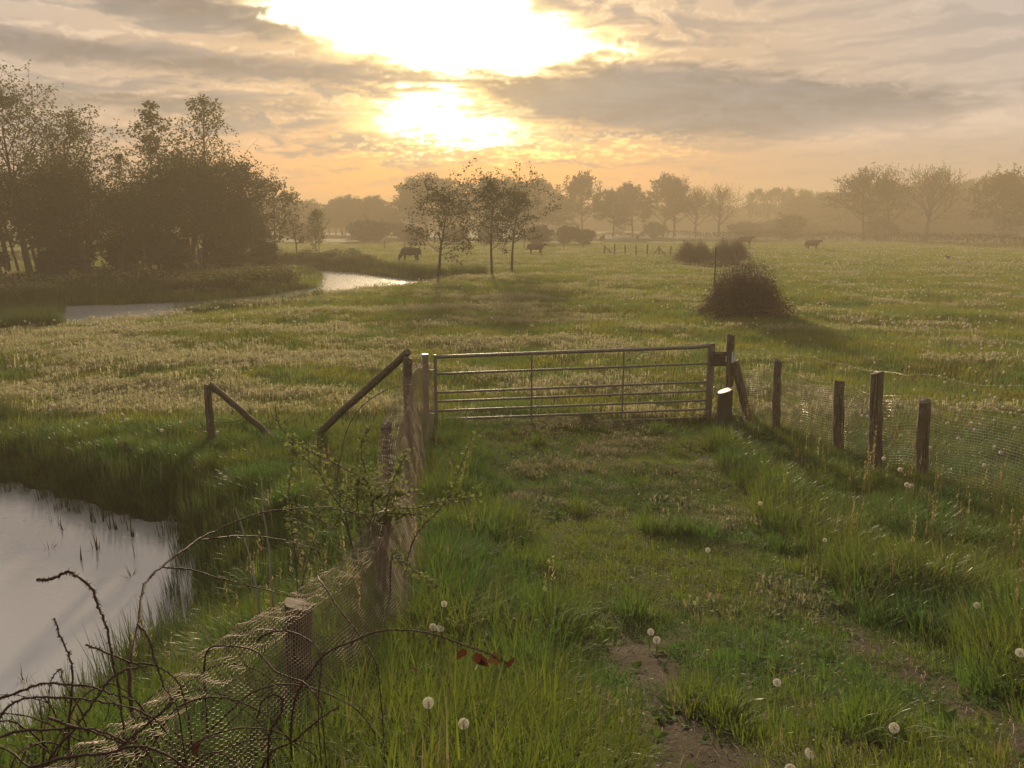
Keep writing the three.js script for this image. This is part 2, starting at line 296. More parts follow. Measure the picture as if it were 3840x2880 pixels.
const round = (t) => 0.35 + 0.85 * Math.sin(Math.PI * clamp(t * 0.92 + 0.06, 0, 1)), column = (t) => 0.14 + 0.8 * (1 - t * t), dome = (t) => 1 - 0.55 * t * t;
const KIND = {
  tallPoplar: [{ H: 12, r0: 0.26, trunkLen: 0.95, taper: 0.85, lean: 0.04, wob: 0.16, rise: 0.06, droop: 0, twig: 0.012, levels: 3, kids: [17, 6, 4], clear: 0.2, spread0: 1.15, spread1: 0.4, limb: 0.36, env: round, leaves: 3.4, fluff: 0.3, leaf: 0.085 }, M2.birchLeaf],
  alder: [{ H: 8, r0: 0.14, trunkLen: 0.95, taper: 0.85, lean: 0.06, wob: 0.14, rise: 0.04, droop: 0, twig: 0.009, levels: 2, kids: [24, 6], clear: 0.22, spread0: 1.25, spread1: 0.5, limb: 0.3, env: round, leaves: 7, fluff: 0.3, leaf: 0.085 }, M2.alderLeaf],
  denseAlder: [{ H: 7, r0: 0.13, stems: 3, trunkLen: 0.9, taper: 0.7, lean: 0.12, wob: 0.16, rise: 0.07, droop: 0, twig: 0.01, levels: 2, kids: [17, 6], clear: 0.36, spread0: 1.3, spread1: 0.5, limb: 0.3, env: round, leaves: 3.2, fluff: 0.36, leaf: 0.08 }, M2.alderLeaf],
  birch: [{ H: 11, r0: 0.13, trunkLen: 0.98, taper: 0.92, lean: 0.03, wob: 0.12, rise: 0.03, droop: 0.02, twig: 0.008, levels: 3, kids: [22, 5, 3], clear: 0.16, spread0: 1.15, spread1: 0.4, limb: 0.25, env: column, leaves: 2.0, fluff: 0.26, leaf: 0.075 }, M2.birchLeaf],
  weeping: [{ H: 11, r0: 0.13, trunkLen: 0.97, taper: 0.92, lean: 0.04, wob: 0.12, rise: 0.0, droop: 0.28, twig: 0.007, levels: 2, kids: [34, 8], clear: 0.2, spread0: 1.1, spread1: 0.6, limb: 0.3, env: column, leaves: 3.4, fluff: 0.14, leaf: 0.06, hang: 0.35 }, M2.birchLeaf],
  sapling: [{ H: 5, r0: 0.06, trunkLen: 0.97, taper: 0.9, lean: 0.05, wob: 0.14, rise: 0.06, droop: 0, twig: 0.007, levels: 2, kids: [16, 5], clear: 0.3, spread0: 1.0, spread1: 0.45, limb: 0.25, env: round, leaves: 3, fluff: 0.16, leaf: 0.07 }, M2.birchLeaf],
  slimAlder: [{ H: 6, r0: 0.12, trunkLen: 0.95, taper: 0.8, lean: 0.05, wob: 0.17, rise: 0.05, droop: 0, twig: 0.009, levels: 3, kids: [12, 5, 3], clear: 0.42, spread0: 1.2, spread1: 0.5, limb: 0.48, env: round, leaves: 4.2, fluff: 0.3, leaf: 0.075 }, M2.alderLeaf],
  roundOak: [{ H: 13, r0: 0.34, trunkLen: 0.8, taper: 0.75, lean: 0.03, wob: 0.2, rise: 0.05, droop: 0, twig: 0.03, levels: 3, kids: [15, 6, 4], clear: 0.3, spread0: 1.3, spread1: 0.5, limb: 0.42, env: dome, leaves: 5, fluff: 0.55, leaf: 0.2 }, M2.oakLeaf],
  leafyOak: [{ H: 16, r0: 0.5, trunkLen: 0.72, taper: 0.7, lean: 0.02, wob: 0.22, rise: 0.05, droop: 0, twig: 0.035, levels: 3, kids: [14, 7, 5], clear: 0.34, spread0: 1.3, spread1: 0.4, limb: 0.48, env: dome, leaves: 2.4, fluff: 0.5, leaf: 0.18 }, M2.budLeaf],
  bareOak: [{ H: 17, r0: 0.55, trunkLen: 0.7, taper: 0.72, lean: 0.02, wob: 0.2, rise: 0.1, droop: 0, twig: 0.04, levels: 3, kids: [15, 8, 5], clear: 0.36, spread0: 1.2, spread1: 0.3, limb: 0.5, env: dome, leaves: 0.9, fluff: 0.35, leaf: 0.15 }, M2.budLeaf],
  darkOak: [{ H: 16, r0: 0.55, trunkLen: 0.74, taper: 0.7, lean: 0.02, wob: 0.22, rise: 0.03, droop: 0, twig: 0.035, levels: 3, kids: [16, 7, 4], clear: 0.3, spread0: 1.45, spread1: 0.5, limb: 0.5, env: dome, leaves: 6, fluff: 0.6, leaf: 0.2 }, M2.darkLeaf],
  rowTree: [{ H: 16, r0: 0.26, trunkLen: 0.9, taper: 0.8, lean: 0.03, wob: 0.16, rise: 0.08, droop: 0, twig: 0.03, levels: 2, kids: [16, 6], clear: 0.42, spread0: 1.1, spread1: 0.4, limb: 0.25, env: round, leaves: 4, fluff: 0.6, leaf: 0.22 }, M2.duskLeaf],
  shrub: [{ H: 4, r0: 0.06, stems: 5, trunkLen: 0.85, taper: 0.85, lean: 0.4, wob: 0.2, rise: 0.06, droop: 0, twig: 0.015, levels: 2, kids: [9, 5], clear: 0.1, spread0: 1.1, spread1: 0.6, limb: 0.32, env: round, leaves: 5, fluff: 0.35, leaf: 0.15 }, M2.duskLeaf],
};
const proto = {}, protoOf = (kind, v) => (proto[kind + v] ??= (() => { const g = growTree(97 * v + kind.length * 31 + kind.charCodeAt(0), KIND[kind][0]); g.wood.computeBoundingBox(); g.leaf.computeBoundingBox(); return g; })());
const treeName = { tallPoplar: 'poplar_tree', alder: 'alder_tree', denseAlder: 'alder_tree', birch: 'birch_tree', weeping: 'birch_tree', sapling: 'sapling', slimAlder: 'slender_tree', roundOak: 'round_tree', leafyOak: 'oak_tree', bareOak: 'oak_tree', darkOak: 'oak_tree', rowTree: 'row_tree', shrub: 'shrub' };
function plant(kind, v, x, z, h, label, grp, turn = v * 1.7, widen = 1) {
  const g = protoOf(kind, v), top = Math.max(g.leaf.boundingBox.max.y, g.wood.boundingBox.max.y), s = h / top;
  const t = group(treeName[kind], [x, ground(x, z) - 0.03, z], turn); t.scale.set(s * widen, s, s * widen);
  mesh('trunk', g.wood, M.bark, t); mesh('crown', g.leaf, KIND[kind][1], t);
  return tag(t, label, kind === 'shrub' ? 'shrub' : 'tree', grp);
}
const ORD = ['first', 'second', 'third', 'fourth', 'fifth', 'sixth', 'seventh', 'eighth', 'ninth', 'tenth', 'eleventh', 'twelfth', 'thirteenth', 'fourteenth', 'fifteenth', 'sixteenth'];
const byAngle = (list) => [...list].sort((a, b) => a[0] / -a[1] - b[0] / -b[1]);
{
  const LG = 'trees of the copse beyond the pond';
  // the copse on the left, tall ones first
  plant('tallPoplar', 1, -28.6, -46, 12.8, 'tall leafy poplar at the left edge of the copse, tallest of all', LG, 0.4, 1.1);
  plant('tallPoplar', 2, -26.4, -48, 10.6, 'second tall poplar leaning out to the right of the tallest one', LG, 2.2, 1.15);
  plant('birch', 1, -26.6, -53, 7.9, 'thin half bare birch standing between the poplars and the tall birches', LG, 0.2, 0.9);
  plant('birch', 2, -24.2, -55, 11.4, 'tall upright birch with a pointed top in the middle of the copse', LG, 1.0, 1.25);
  plant('weeping', 1, -22.2, -56, 12.0, 'tall weeping birch with drooping twigs in the middle of the copse', LG, 0.6, 1.3);
  plant('birch', 3, -25.2, -54, 9.4, 'shorter pointed birch just left of the tall upright birch', LG, 2.0, 1.2);
  plant('alder', 1, -20.6, -57, 8.4, 'feathery alder at the right shoulder of the copse', LG, 0.3, 1.2);
  plant('alder', 2, -19.3, -58, 7.7, 'lower alder on the falling right side of the copse', LG, 1.8, 1.2);
  plant('sapling', 1, -19.2, -63, 7.0, 'slim open tree at the right end of the copse', LG, 0.3, 1.1);
  plant('sapling', 2, -18.0, -65, 6.2, 'slim open tree with a forked top at the right end of the copse', LG, 1.1, 1.1);
  plant('sapling', 3, -17.6, -70, 4.6, 'thin sapling beyond the right end of the copse', 'thin saplings beside the copse');
  plant('sapling', 1, -18.6, -75, 4.6, 'thinnest sapling farthest right of the copse', 'thin saplings beside the copse', 2.5);
  const fill = [[-31.5, -46, 7.2, 1], [-29.8, -49, 6.6, 2], [-28.2, -47, 6.0, 3], [-26.8, -49, 6.4, 1], [-25.2, -50, 6.2, 2], [-26.2, -55, 6.6, 3], [-23.8, -53, 7.0, 1], [-22.3, -54, 7.2, 2], [-20.9, -55, 6.6, 3], [-19.9, -56.5, 5.6, 1], [-31, -54, 7.4, 2], [-28.5, -58, 7.2, 3], [-24.6, -60, 7.5, 1], [-21.4, -61, 7.0, 2], [-33, -51, 8, 1], [-18.8, -60, 4.6, 3]];
  byAngle(fill).forEach(([x, z, h, v], i) => plant('denseAlder', v, x, z, h * (0.82 + 0.4 * Math.abs(Math.sin(i * 2.7))), 'dense many stemmed alder low in the copse, ' + ORD[i] + ' from its left end', LG, i * 1.3));
  const base = [[-33, -47, 2.6], [-30.5, -45, 2.2], [-29, -52, 2.8], [-27, -46, 2.0], [-25.5, -51.5, 2.6], [-24, -56, 2.8], [-22.6, -52, 2.4], [-21, -57, 2.8], [-19.6, -54.5, 2.4], [-18.4, -58.5, 2.2], [-28, -61, 3], [-23, -64, 3]];
  byAngle(base).forEach(([x, z, h], i) => plant('shrub', 1 + (i % 3), x, z, h, 'low dark shrub at the foot of the copse, ' + ORD[i] + ' from the left', 'shrubs at the foot of the copse', i * 2.3, 1.1));
  // three slender trees in the meadow
  plant('slimAlder', 1, -4.3, -44.7, 7.0, 'slender meadow tree with a straight trunk, leftmost of three', 'slender trees in the meadow', 0.2, 1.25);
  plant('slimAlder', 2, -1.2, -47, 7.0, 'slender meadow tree with twin trunks, middle of three', 'slender trees in the meadow', 1.2, 1.0);
  plant('slimAlder', 3, 0.0, -52.2, 7.2, 'slender meadow tree with a shrubby foot, right of three', 'slender trees in the meadow', 2.4, 1.1);
  // hazy round trees behind them
  const HG = 'hazy round trees behind the meadow';
  [[-24.6, -196.0, 11.6, 1, 0.8], [-20.7, -193.2, 15.8, 2, 1.0], [-14.7, -198.8, 15.8, 3, 1.1], [-7.0, -196.0, 15.5, 1, 1.1], [-1.7, -200.2, 15.2, 2, 1.0], [3.9, -197.4, 15.0, 3, 0.95], [7.3, -210.0, 11.3, 1, 0.8]].forEach(([x, z, h, v, w], i) =>
    plant('roundOak', v, x, z, h, ['small round crown at the left end of the hazy clump behind the slender trees', 'leftmost big round crown of the hazy clump behind the slender trees', 'second big round crown from the left in the hazy clump', 'middle round crown of the hazy clump behind the slender trees', 'fourth big round crown from the left in the hazy clump', 'rightmost big round crown of the hazy clump', 'low crown trailing off right of the hazy clump'][i], HG, i * 1.1, w * 1.28));
  const MG = 'trees in the middle of the horizon';
  plant('roundOak', 2, 17.2, -190, 16.0, 'tall round tree standing clear, leftmost in the middle row', MG, 0.3, 0.85);
  plant('roundOak', 3, 13.2, -200, 11.0, 'low hazy tree just left of the tall round tree', MG, 0.9, 0.8);
  plant('roundOak', 1, 24.8, -192, 12.0, 'lower broad tree right of the tall round tree', MG, 1.9);
  plant('roundOak', 3, 30.0, -195, 13.8, 'mid sized round tree second right of the tall round one', MG, 2.7, 0.9);
  plant('roundOak', 2, 36.6, -190, 15.4, 'tallest broad crown right of the middle of the row', MG, 3.9, 0.95);
  plant('leafyOak', 1, 40.2, -194, 15.2, 'broad thinly leaved tree merging with the tallest broad crown', MG, 1.0, 0.8);
  plant('bareOak', 2, 45.0, -192, 12.6, 'nearly bare tree with upswept branches, next to last in the row', MG, 0.4, 0.85);
  plant('bareOak', 1, 50.2, -190, 13.2, 'nearly bare round tree at the right end of the middle row', MG, 2.0, 0.95);
  // far row with sky between the trunks
  for (let i = 0; i < 16; i++) { const r = mulberry(500 + i), x = 76 + i * 2.05 + r() * 1.2; plant('rowTree', 1 + (i % 3), x, -258 + r() * 8, 12.4 + r() * 3, 'thin tree of the far sky lit row, ' + ORD[i] + ' from its left end', 'far row of thin trees', r() * 6, 0.8); }
  // big oaks at the right
  const OG = 'big oaks behind the hedge';
  plant('leafyOak', 2, 66.8, -148.8, 14.7, 'broad thinly leaved oak, leftmost of the big oaks', OG, 0.6, 0.95);
  plant('leafyOak', 3, 70.8, -147.2, 13.8, 'slimmer leafy oak right behind the leftmost big oak', OG, 2.0, 0.62);
  plant('bareOak', 3, 78.8, -148.8, 14.9, 'almost bare oak with a fan of branches', OG, 1.2, 0.95);
  plant('darkOak', 1, 92.4, -147.2, 14.4, 'dark densely leaved oak right of the bare one', OG, 0.9, 0.95);
  plant('darkOak', 2, 101.2, -152.0, 13.8, 'dark densely leaved oak cut by the right edge', OG, 2.6, 0.9);
  // hazy bushes between copse and round trees
  [[-36, -138, 4.2], [-27, -142, 3.6], [-31, -165, 4.2], [-23.5, -135, 4.6], [-21, -150, 3.6], [-15, -120, 2.8], [-9, -125, 3.2], [-4, -122, 3.0], [4, -120, 3.2], [8.6, -122, 3.4], [11, -121, 2.6], [34, -188, 4], [69, -205, 5.5], [62, -178, 6.0], [75, -160, 4.5]].forEach(([x, z, h], i) =>
    plant('shrub', 1 + (i % 3), x, z, h, i < 11 ? 'hazy scrub bush beyond the meadow, ' + ORD[i] + ' from the left' : 'bushy young tree by the far hedge, ' + ORD[i - 11] + ' from the left', i < 11 ? 'hazy scrub bushes' : 'bushes under the far trees', i * 1.9, 1.5));
  // the far wood, one mass
  const g = protoOf('rowTree', 1), d = protoOf('roundOak', 2), merged = (q) => { const a = q.wood.clone(), b = q.leaf.clone(); return [a, b]; };
  const wood = group('treeline'); tag(wood, 'hazy far wood closing off the horizon', 'woodland', null, 'stuff');
  const rnd = mulberry(77), list = [];
  for (let i = 0; i < 120; i++) { const x = -190 + i * 1.75 + rnd() * 2, z = -400 - rnd() * 40; list.push([x, z, 9 + 2.4 * n2(x * 0.03, 1) + rnd() * 1.5, 1.5]); }        // left to middle
  for (let i = 0; i < 90; i++) { const x = 10 + i * 1.9 + rnd() * 2, z = -330 - rnd() * 30; list.push([x, z, 9 + rnd() * 2, 1.4]); }
  for (let i = 0; i < 90; i++) { const x = 86 + i * 1.15 + rnd() * 2, z = -215 - rnd() * 36; list.push([x, z, 9.5 + 3 * ss(86, 130, x) + rnd() * 2, 1.1]); }
  for (let i = 0; i < 60; i++) { const x = -130 + i * 1.6 + rnd() * 2, z = -200 - rnd() * 20; list.push([x, z, 7 + rnd() * 3, 1.2]); }
  const dummy = new THREE.Object3D(), low = protoOf('shrub', 1), under = [];
  for (let i = 0; i < 260; i++) { const a = i / 260; under.push([lerp(-190, 190, a) + rnd() * 3, -300 - rnd() * 60, 4 + rnd() * 2]); }
  for (let i = 0; i < 90; i++) under.push([60 + i * 1.3 + rnd(), -205 - rnd() * 14, 3.2 + rnd() * 1.5]);
  { const im = shade(new THREE.InstancedMesh(low.leaf, M2.duskLeaf, under.length)); im.name = 'underwood'; wood.add(im); im.userData.kind = 'stuff'; under.forEach(([x, z, h], i) => { dummy.position.set(x, -0.3, z); dummy.rotation.y = i; dummy.scale.set(h / 2.2, h / 4, h / 2.2); dummy.updateMatrix(); im.setMatrixAt(i, dummy.matrix); }); }
  for (const [nm, geo, mat] of [['trunk', d.wood, M.bark], ['crown', d.leaf, M2.duskLeaf]]) {
    const im = shade(new THREE.InstancedMesh(geo, mat, list.length)); im.name = nm; wood.add(im); im.userData.kind = 'stuff';
    const r2 = mulberry(5); list.forEach(([x, z, h, w], i) => { dummy.position.set(x, -0.3, z); dummy.rotation.y = r2() * 6.3; dummy.scale.set((h / 13) * w, h / 12.5, (h / 13) * w); dummy.updateMatrix(); im.setMatrixAt(i, dummy.matrix); });
  }
}
// ------------------------------------------------------------------ posts, fences, gate
function postGeo(h, r, seed, sides = 14, slant = 0.02) {
  const g = new THREE.CylinderGeometry(r * 0.97, r * 1.06, h, sides, 12), p = g.attributes.position, uv = g.attributes.uv;
  for (let i = 0; i < p.count; i++) {
    let x = p.getX(i), y = p.getY(i) + h / 2, z = p.getZ(i); const a = Math.atan2(z, x), q = Math.hypot(x, z);
    const k = 1 + 0.09 * n3(Math.cos(a) * 1.4 + seed, y * 1.5, Math.sin(a) * 1.4) + 0.04 * n3(Math.cos(a) * 4, y * 5 + seed, Math.sin(a) * 4);
    x *= k; z *= k; x += 0.012 * n2(y * 2 + seed, 1) * 1; z += 0.012 * n2(y * 2, seed);
    if (y > h - 0.001) y += slant * (x / r) + 0.006 * n2(x * 60 + seed, z * 60) - (q > r * 0.9 ? 0.004 : 0);
    p.setXYZ(i, x, y, z); uv.setXY(i, uv.getX(i) * 1.0, y * 0.8);
  }
  g.computeVertexNormals(); return g;
}
function postAt(parent, x, z, top, r, seed, tilt = [0, 0], name = 'post', mat = M.wood) {
  const y0 = ground(x, z) - 0.3, m = mesh(name, postGeo(top - y0, r, seed), mat, parent);
  m.position.set(x, y0, z); m.rotation.order = 'ZYX'; m.rotation.set(tilt[0], seed, tilt[1]); return m;
}
function logBetween(parent, name, a, b, r, seed, mat = M.wood) {
  const d = b.clone().sub(a), m = mesh(name, postGeo(d.length(), r, seed), mat, parent);
  m.position.copy(a); m.quaternion.setFromUnitVectors(V(0, 1, 0), d.normalize()); return m;
}
{ // the tube gate
  const L = 4.58, g = group('field_gate', [-1.2, 0, -11.8], Math.atan2(0.8, 4.51));
  tag(g, 'galvanised tube gate with seven bars across the track', 'gate');
  const pipe = (name, pts, r, n = 12) => mesh(name, new Build().tube(pts, r, n).geo(), M.steel, g);
  const hs = [1.165, 0.895, 0.595, 0.45, 0.30, 0.16, 0.03];
  hs.forEach((h, k) => {
    const tilt = 0.035 - 0.012 * k, pts = []; for (let i = 0; i <= 16; i++) { const t = i / 16; pts.push(V(0.02 + t * (L - 0.05), h + tilt * t + (k === 0 ? 0.02 * ss(0.93, 1, t) : 0), 0)); }
    const rad = pts.map((_, i) => (k === 0 ? (i >= 15 ? 0.034 : 0.029) : k === 6 ? 0.021 : 0.0185));
    pipe('bar', pts, rad);
  });
  pipe('stile', [V(0, -0.02, 0), V(0, 1.2, 0)], 0.026);
  const right = new THREE.BoxGeometry(0.1, 1.3, 0.06, 1, 6, 1); const st = mesh('stile', right, M.steel, g); st.position.set(L, 0.61, 0);
  for (const t of [0.335, 0.668]) { const x = L * t; pipe('upright', [V(x, 0.03, 0.026), V(x, 1.18, 0.026)], 0.014, 8); }
  const w = new Build(); for (let x = 0.1; x < L - 0.1; x += 0.1) w.rod(V(x, 0.02, -0.025), V(x, 1.14, -0.025), 0.0011, 3);
  for (let y = 0.1; y < 1.12; y += 0.13) w.rod(V(0.03, y, -0.027), V(L - 0.06, y, -0.027), 0.0011, 3);
  tag(mesh('wire_mesh', w.geo(), M.wire, g), null, null, null, 'stuff');
  for (const y of [0.25, 0.95]) pipe('hinge', [V(-0.17, y, -0.02), V(-0.02, y, 0)], 0.013, 8);
  const gp = group('gate_post', [-1.37, ground(-1.37, -11.95), -11.95]); tag(gp, 'round steel hanging post left of the gate', 'post');
  const pb = mesh('post', new Build().tube([V(0, -0.3, 0), V(0, 1.13, 0)], 0.046, 16).geo(), M.steel, gp); mesh('cap', new THREE.CylinderGeometry(0.05, 0.052, 0.018, 16).translate(0, 1.138, 0), M.steel, gp);
}
{ // latch post, leaning log, stump, notice
  const p = group('latch_post'); tag(p, 'tall weathered wooden latch post right of the gate', 'post');
  postAt(p, 3.62, -12.52, 1.42, 0.062, 3.1, [0, 0.01]);
  const plate = new THREE.Shape(); plate.moveTo(-0.033, -0.12); plate.lineTo(0.033, -0.12); plate.lineTo(0.033, 0.12); plate.lineTo(0.014, 0.12); plate.lineTo(0.014, 0.005); plate.lineTo(-0.012, 0.005); plate.lineTo(-0.012, 0.12); plate.lineTo(-0.033, 0.12);
  const pl = mesh('latch_plate', new THREE.ExtrudeGeometry(plate, { depth: 0.004, bevelEnabled: true, bevelSize: 0.001, bevelThickness: 0.001, bevelSegments: 1 }), std({ color: rgb(0.55, 0.58, 0.62), roughness: 0.55, metalness: 0.15 }), p); pl.position.set(3.645, 1.02, -12.452); pl.rotation.y = -0.1;
  const log = group('leaning_log'); tag(log, 'short weathered log leaning against the latch post', 'log'); logBetween(log, 'log', V(3.98, -0.15, -12.4), V(3.66, 0.98, -12.44), 0.068, 7.7);
  const sg = postGeo(0.7, 0.115, 9.2, 22, 0.04), s = group('stump', [3.5, -0.2, -12.32]); tag(s, 'low sawn tree stump with a wet shining top beside the latch post', 'stump');
  mesh('trunk', sg, M.bark, s);
  const face = new THREE.CylinderGeometry(0.114, 0.118, 0.012, 26); face.scale(1.1, 1, 0.95); const cut = mesh('cut_face', face, phys({ color: rgb(0.6, 0.38, 0.2), roughness: 0.4, clearcoat: 1, clearcoatRoughness: 0.38, bumpMap: woodBump, bumpScale: 0.002 }), s); cut.position.y = 0.722; cut.rotation.z = 0.36; cut.position.y = 0.715;
  const sign = group('notice_board', [3.44, 1.01, -12.5], 0.12); tag(sign, 'small dark brown notice board with pale text lines beside the gate latch', 'sign');
  const cv = document.createElement('canvas'); cv.width = 256; cv.height = 228; const c = cv.getContext('2d');
  c.fillStyle = '#3a2c22'; c.fillRect(0, 0, 256, 228); c.strokeStyle = '#2a1f18'; c.lineWidth = 6; c.strokeRect(3, 3, 250, 222);
  const r = mulberry(8); c.fillStyle = '#8d8074'; c.fillRect(18, 14, 150, 9);
  for (let k = 0; k < 11; k++) { let x = 18; const y = 40 + k * 14; while (x < (k < 3 ? 168 : 122)) { const w = 6 + r() * 18; c.globalAlpha = 0.35 + 0.35 * r(); c.fillRect(x, y, w, 4.5); x += w + 5; } }
  c.globalAlpha = 1;
  const tx = new THREE.CanvasTexture(cv); tx.colorSpace = THREE.SRGBColorSpace;
  const board = mesh('board', new THREE.BoxGeometry(0.265, 0.235, 0.012), std({ color: rgb(0.045, 0.03, 0.022), roughness: 0.6 }), sign);
  const pr = mesh('print', new THREE.PlaneGeometry(0.257, 0.228), std({ map: tx, roughness: 0.55 }), sign); pr.position.z = 0.0085;
  for (const [y] of [[0.028], [-0.022]]) { const d = mesh('symbol', new THREE.CylinderGeometry(0.022, 0.022, 0.003, 20).rotateX(Math.PI / 2), std({ color: rgb(0.5, 0.52, 0.55), roughness: 0.5 }), sign); d.position.set(0.1, y, 0.012); const e = mesh('mark', new THREE.TorusGeometry(0.008, 0.0022, 6, 16), std({ color: rgb(0.1, 0.09, 0.08), roughness: 0.6 }), d); e.position.z = 0.003; }
  mesh('bracket', new THREE.BoxGeometry(0.08, 0.03, 0.05), M.steel, sign).position.set(-0.1, 0.05, -0.035);
}
// hexagonal netting on a surface S(s, v): cells wide and high in metres
function hexNet(S, len, high, cw, chh, r) {
  const b = new Build(), nu = Math.floor(len / (cw / 2)), nv = Math.floor(high / chh);
  for (let j = 0; j <= nv; j++) {
    const pts = []; for (let i = 0; i <= nu; i++) pts.push(S((i * cw) / 2, j * chh + ((i + j) & 1 ? chh * 0.22 : -chh * 0.22)));
    b.tube(pts, r, 3, false);
    if (j < nv) for (let i = j & 1 ? 0 : 1; i <= nu; i += 2) { const a = S((i * cw) / 2, j * chh + chh * 0.22), c = S((i * cw) / 2, (j + 1) * chh - chh * 0.22); b.tube([a, c], r * 1.35, 3, false); }
  }
  return b.geo();
}
{ // netting fence on the left
  const f = group('netting_fence'); tag(f, 'sagging wire netting fence running from the brambles to the gate', 'fence');
  const posts = [[-1.16, -1.1, 2.1, 0.055], [-0.94, -3.04, 1.6, 0.06], [-0.89, -4.91, 1.3, 0.06], [-1.2, -7.26, 1.28, 0.055], [-1.37, -9.86, 1.5, 0.06]];
  posts.forEach(([x, z, top, r], i) => postAt(f, x, z, top, r, 1.3 + i * 2.1, [0.02 * Math.sin(i * 3), 0.03 * Math.cos(i * 2)]));
  logBetween(f, 'brace', V(-3.12, -0.08, -11.32), V(-1.36, 1.56, -9.92), 0.052, 5.5);
  const line = new THREE.CatmullRomCurve3([V(-1.12, 2.0, -1.1), V(-1.0, 1.86, -1.75), V(-0.96, 1.72, -2.4), V(-0.92, 1.58, -3.04), V(-0.84, 1.36, -3.9), V(-0.87, 1.26, -4.91), V(-0.99, 1.2, -6.1), V(-1.17, 1.22, -7.26), V(-1.25, 1.16, -8.6), V(-1.36, 1.24, -9.86), V(-1.37, 1.05, -11.9)]), L = line.getLength();
  const cache = new Map(), at = (s) => { const k = Math.round(s * 400); if (!cache.has(k)) cache.set(k, line.getPointAt(clamp(s / L, 0, 1))); return cache.get(k); };
  const S = (s, v0) => {
    const t = at(s), gx = t.x + 0.26, gy = ground(gx, t.z) + 0.02, body = Math.max(0.3, t.y - gy), v = (v0 * (body + 0.2)) / 1.12, w = 0.03 * n2(s * 0.9, v * 1.2) + 0.006 * n2(s * 4, v * 5);
    if (v <= body) { const q = v / body; return V(lerp(gx, t.x + 0.05, Math.max(q, 0) ** 0.8) + w * (1 - 0.5 * q), gy + v, t.z + 0.015 * n2(s * 2 + 5, v * 3)); }
    const e = v - body; return V(t.x + 0.05 - e * 0.92 + w * 0.4, t.y + 0.05 * Math.sin(e * 9) * (0.6 + 0.5 * n2(s * 1.1, 3)) - e * e * 0.5 + 0.015 * n2(s * 6, e * 9), t.z);
  };
  tag(mesh('wire_netting', hexNet(S, L, 1.12, 0.026, 0.023, 0.00112), M.wire, f), null, null, null, 'stuff');
  const old = group('broken_fence_post'); tag(old, 'leaning old fence post with a slanting brace in the meadow beside the pond', 'fence post');
  postAt(old, -4.36, -10.7, 0.95, 0.052, 4.4, [0, -0.03]); logBetween(old, 'brace', V(-3.46, -0.1, -11.2), V(-4.3, 0.97, -10.68), 0.045, 6.6);
  mesh('wire', new Build().tube(curve([[-4.3, 0.42, -10.66], [-4.02, 0.38, -10.8], [-3.82, 0.5, -10.9], [-3.84, 0.62, -10.9]], 14), 0.004, 5).geo(), M.cane, old);
}
{ // square mesh fence on the right
  const f = group('mesh_fence'); tag(f, 'square wire mesh fence on weathered posts right of the track', 'fence');
  const P = [[4.14, -11.6, 1.16, 0.058, [0, 0.05]], [4.52, -10.17, 1.12, 0.068, [0, 0.07]], [4.55, -9.15, 1.44, 0.075, [0, 0.08]], [4.88, -8.66, 1.2, 0.066, [0, 0.09]], [5.75, -6.3, 1.35, 0.065, [0, 0]]];
  P.forEach(([x, z, top, r, t], i) => postAt(f, x, z, top, r, 2.2 + i * 1.7, t));
  const base = [[3.75, -12.4], [4.24, -11.55], [4.64, -10.1], [4.72, -9.1], [5.0, -8.55], [5.85, -6.2], [6.6, -4.2]].map(([x, z]) => V(x, 0, z)), line = new THREE.CatmullRomCurve3(base, false, 'catmullrom', 0.2), L = line.getLength();
  const pt = (s, y, off = 0) => { const p = line.getPointAt(clamp(s / L, 0, 1)); return V(p.x + off + 0.025 * n2(s * 1.3, y * 2), ground(p.x, p.z) + y + 0.03 * n2(s * 0.8, y), p.z + 0.03 * n2(s * 1.7 + 4, y * 3)); };
  const b = new Build(), hi = 0.92;
  for (let y = 0.03; y <= hi; y += 0.034) { const pts = []; for (let s = 0; s <= L; s += 0.11) pts.push(pt(s, y)); b.tube(pts, 0.0021, 3, false); }
  for (let s = 0; s <= L; s += 0.034) { const pts = []; for (let k = 0; k <= 6; k++) pts.push(pt(s, 0.03 + ((hi - 0.03) * k) / 6)); b.tube(pts, 0.0021, 3, false); }
  tag(mesh('wire_mesh', b.geo(), M.meshWire, f), null, null, null, 'stuff');
  for (const [y, off] of [[0.98, 0], [1.26, 0.05]]) {
    const c = new Build(), pts = []; for (let s = 0; s <= L; s += 0.12) pts.push(pt(s, y - 0.03 * Math.sin(s * 1.9) ** 2, off)); c.tube(pts, 0.0018, 4, false);
    for (let s = 0.05; s < L; s += 0.085) { const p = pt(s, y - 0.03 * Math.sin(s * 1.9) ** 2, off), d = V(0.006, 0.011, 0.004); c.rod(p.clone().sub(d), p.clone().add(d), 0.0018, 3); c.rod(p.clone().add(V(-0.008, 0.008, 0.006)), p.clone().add(V(0.008, -0.008, -0.006)), 0.0018, 3); }  // short crossed rods added in place of glinting water drops on the strand
    mesh('beaded_wire', c.geo(), M.meshWire, f);
  }
}
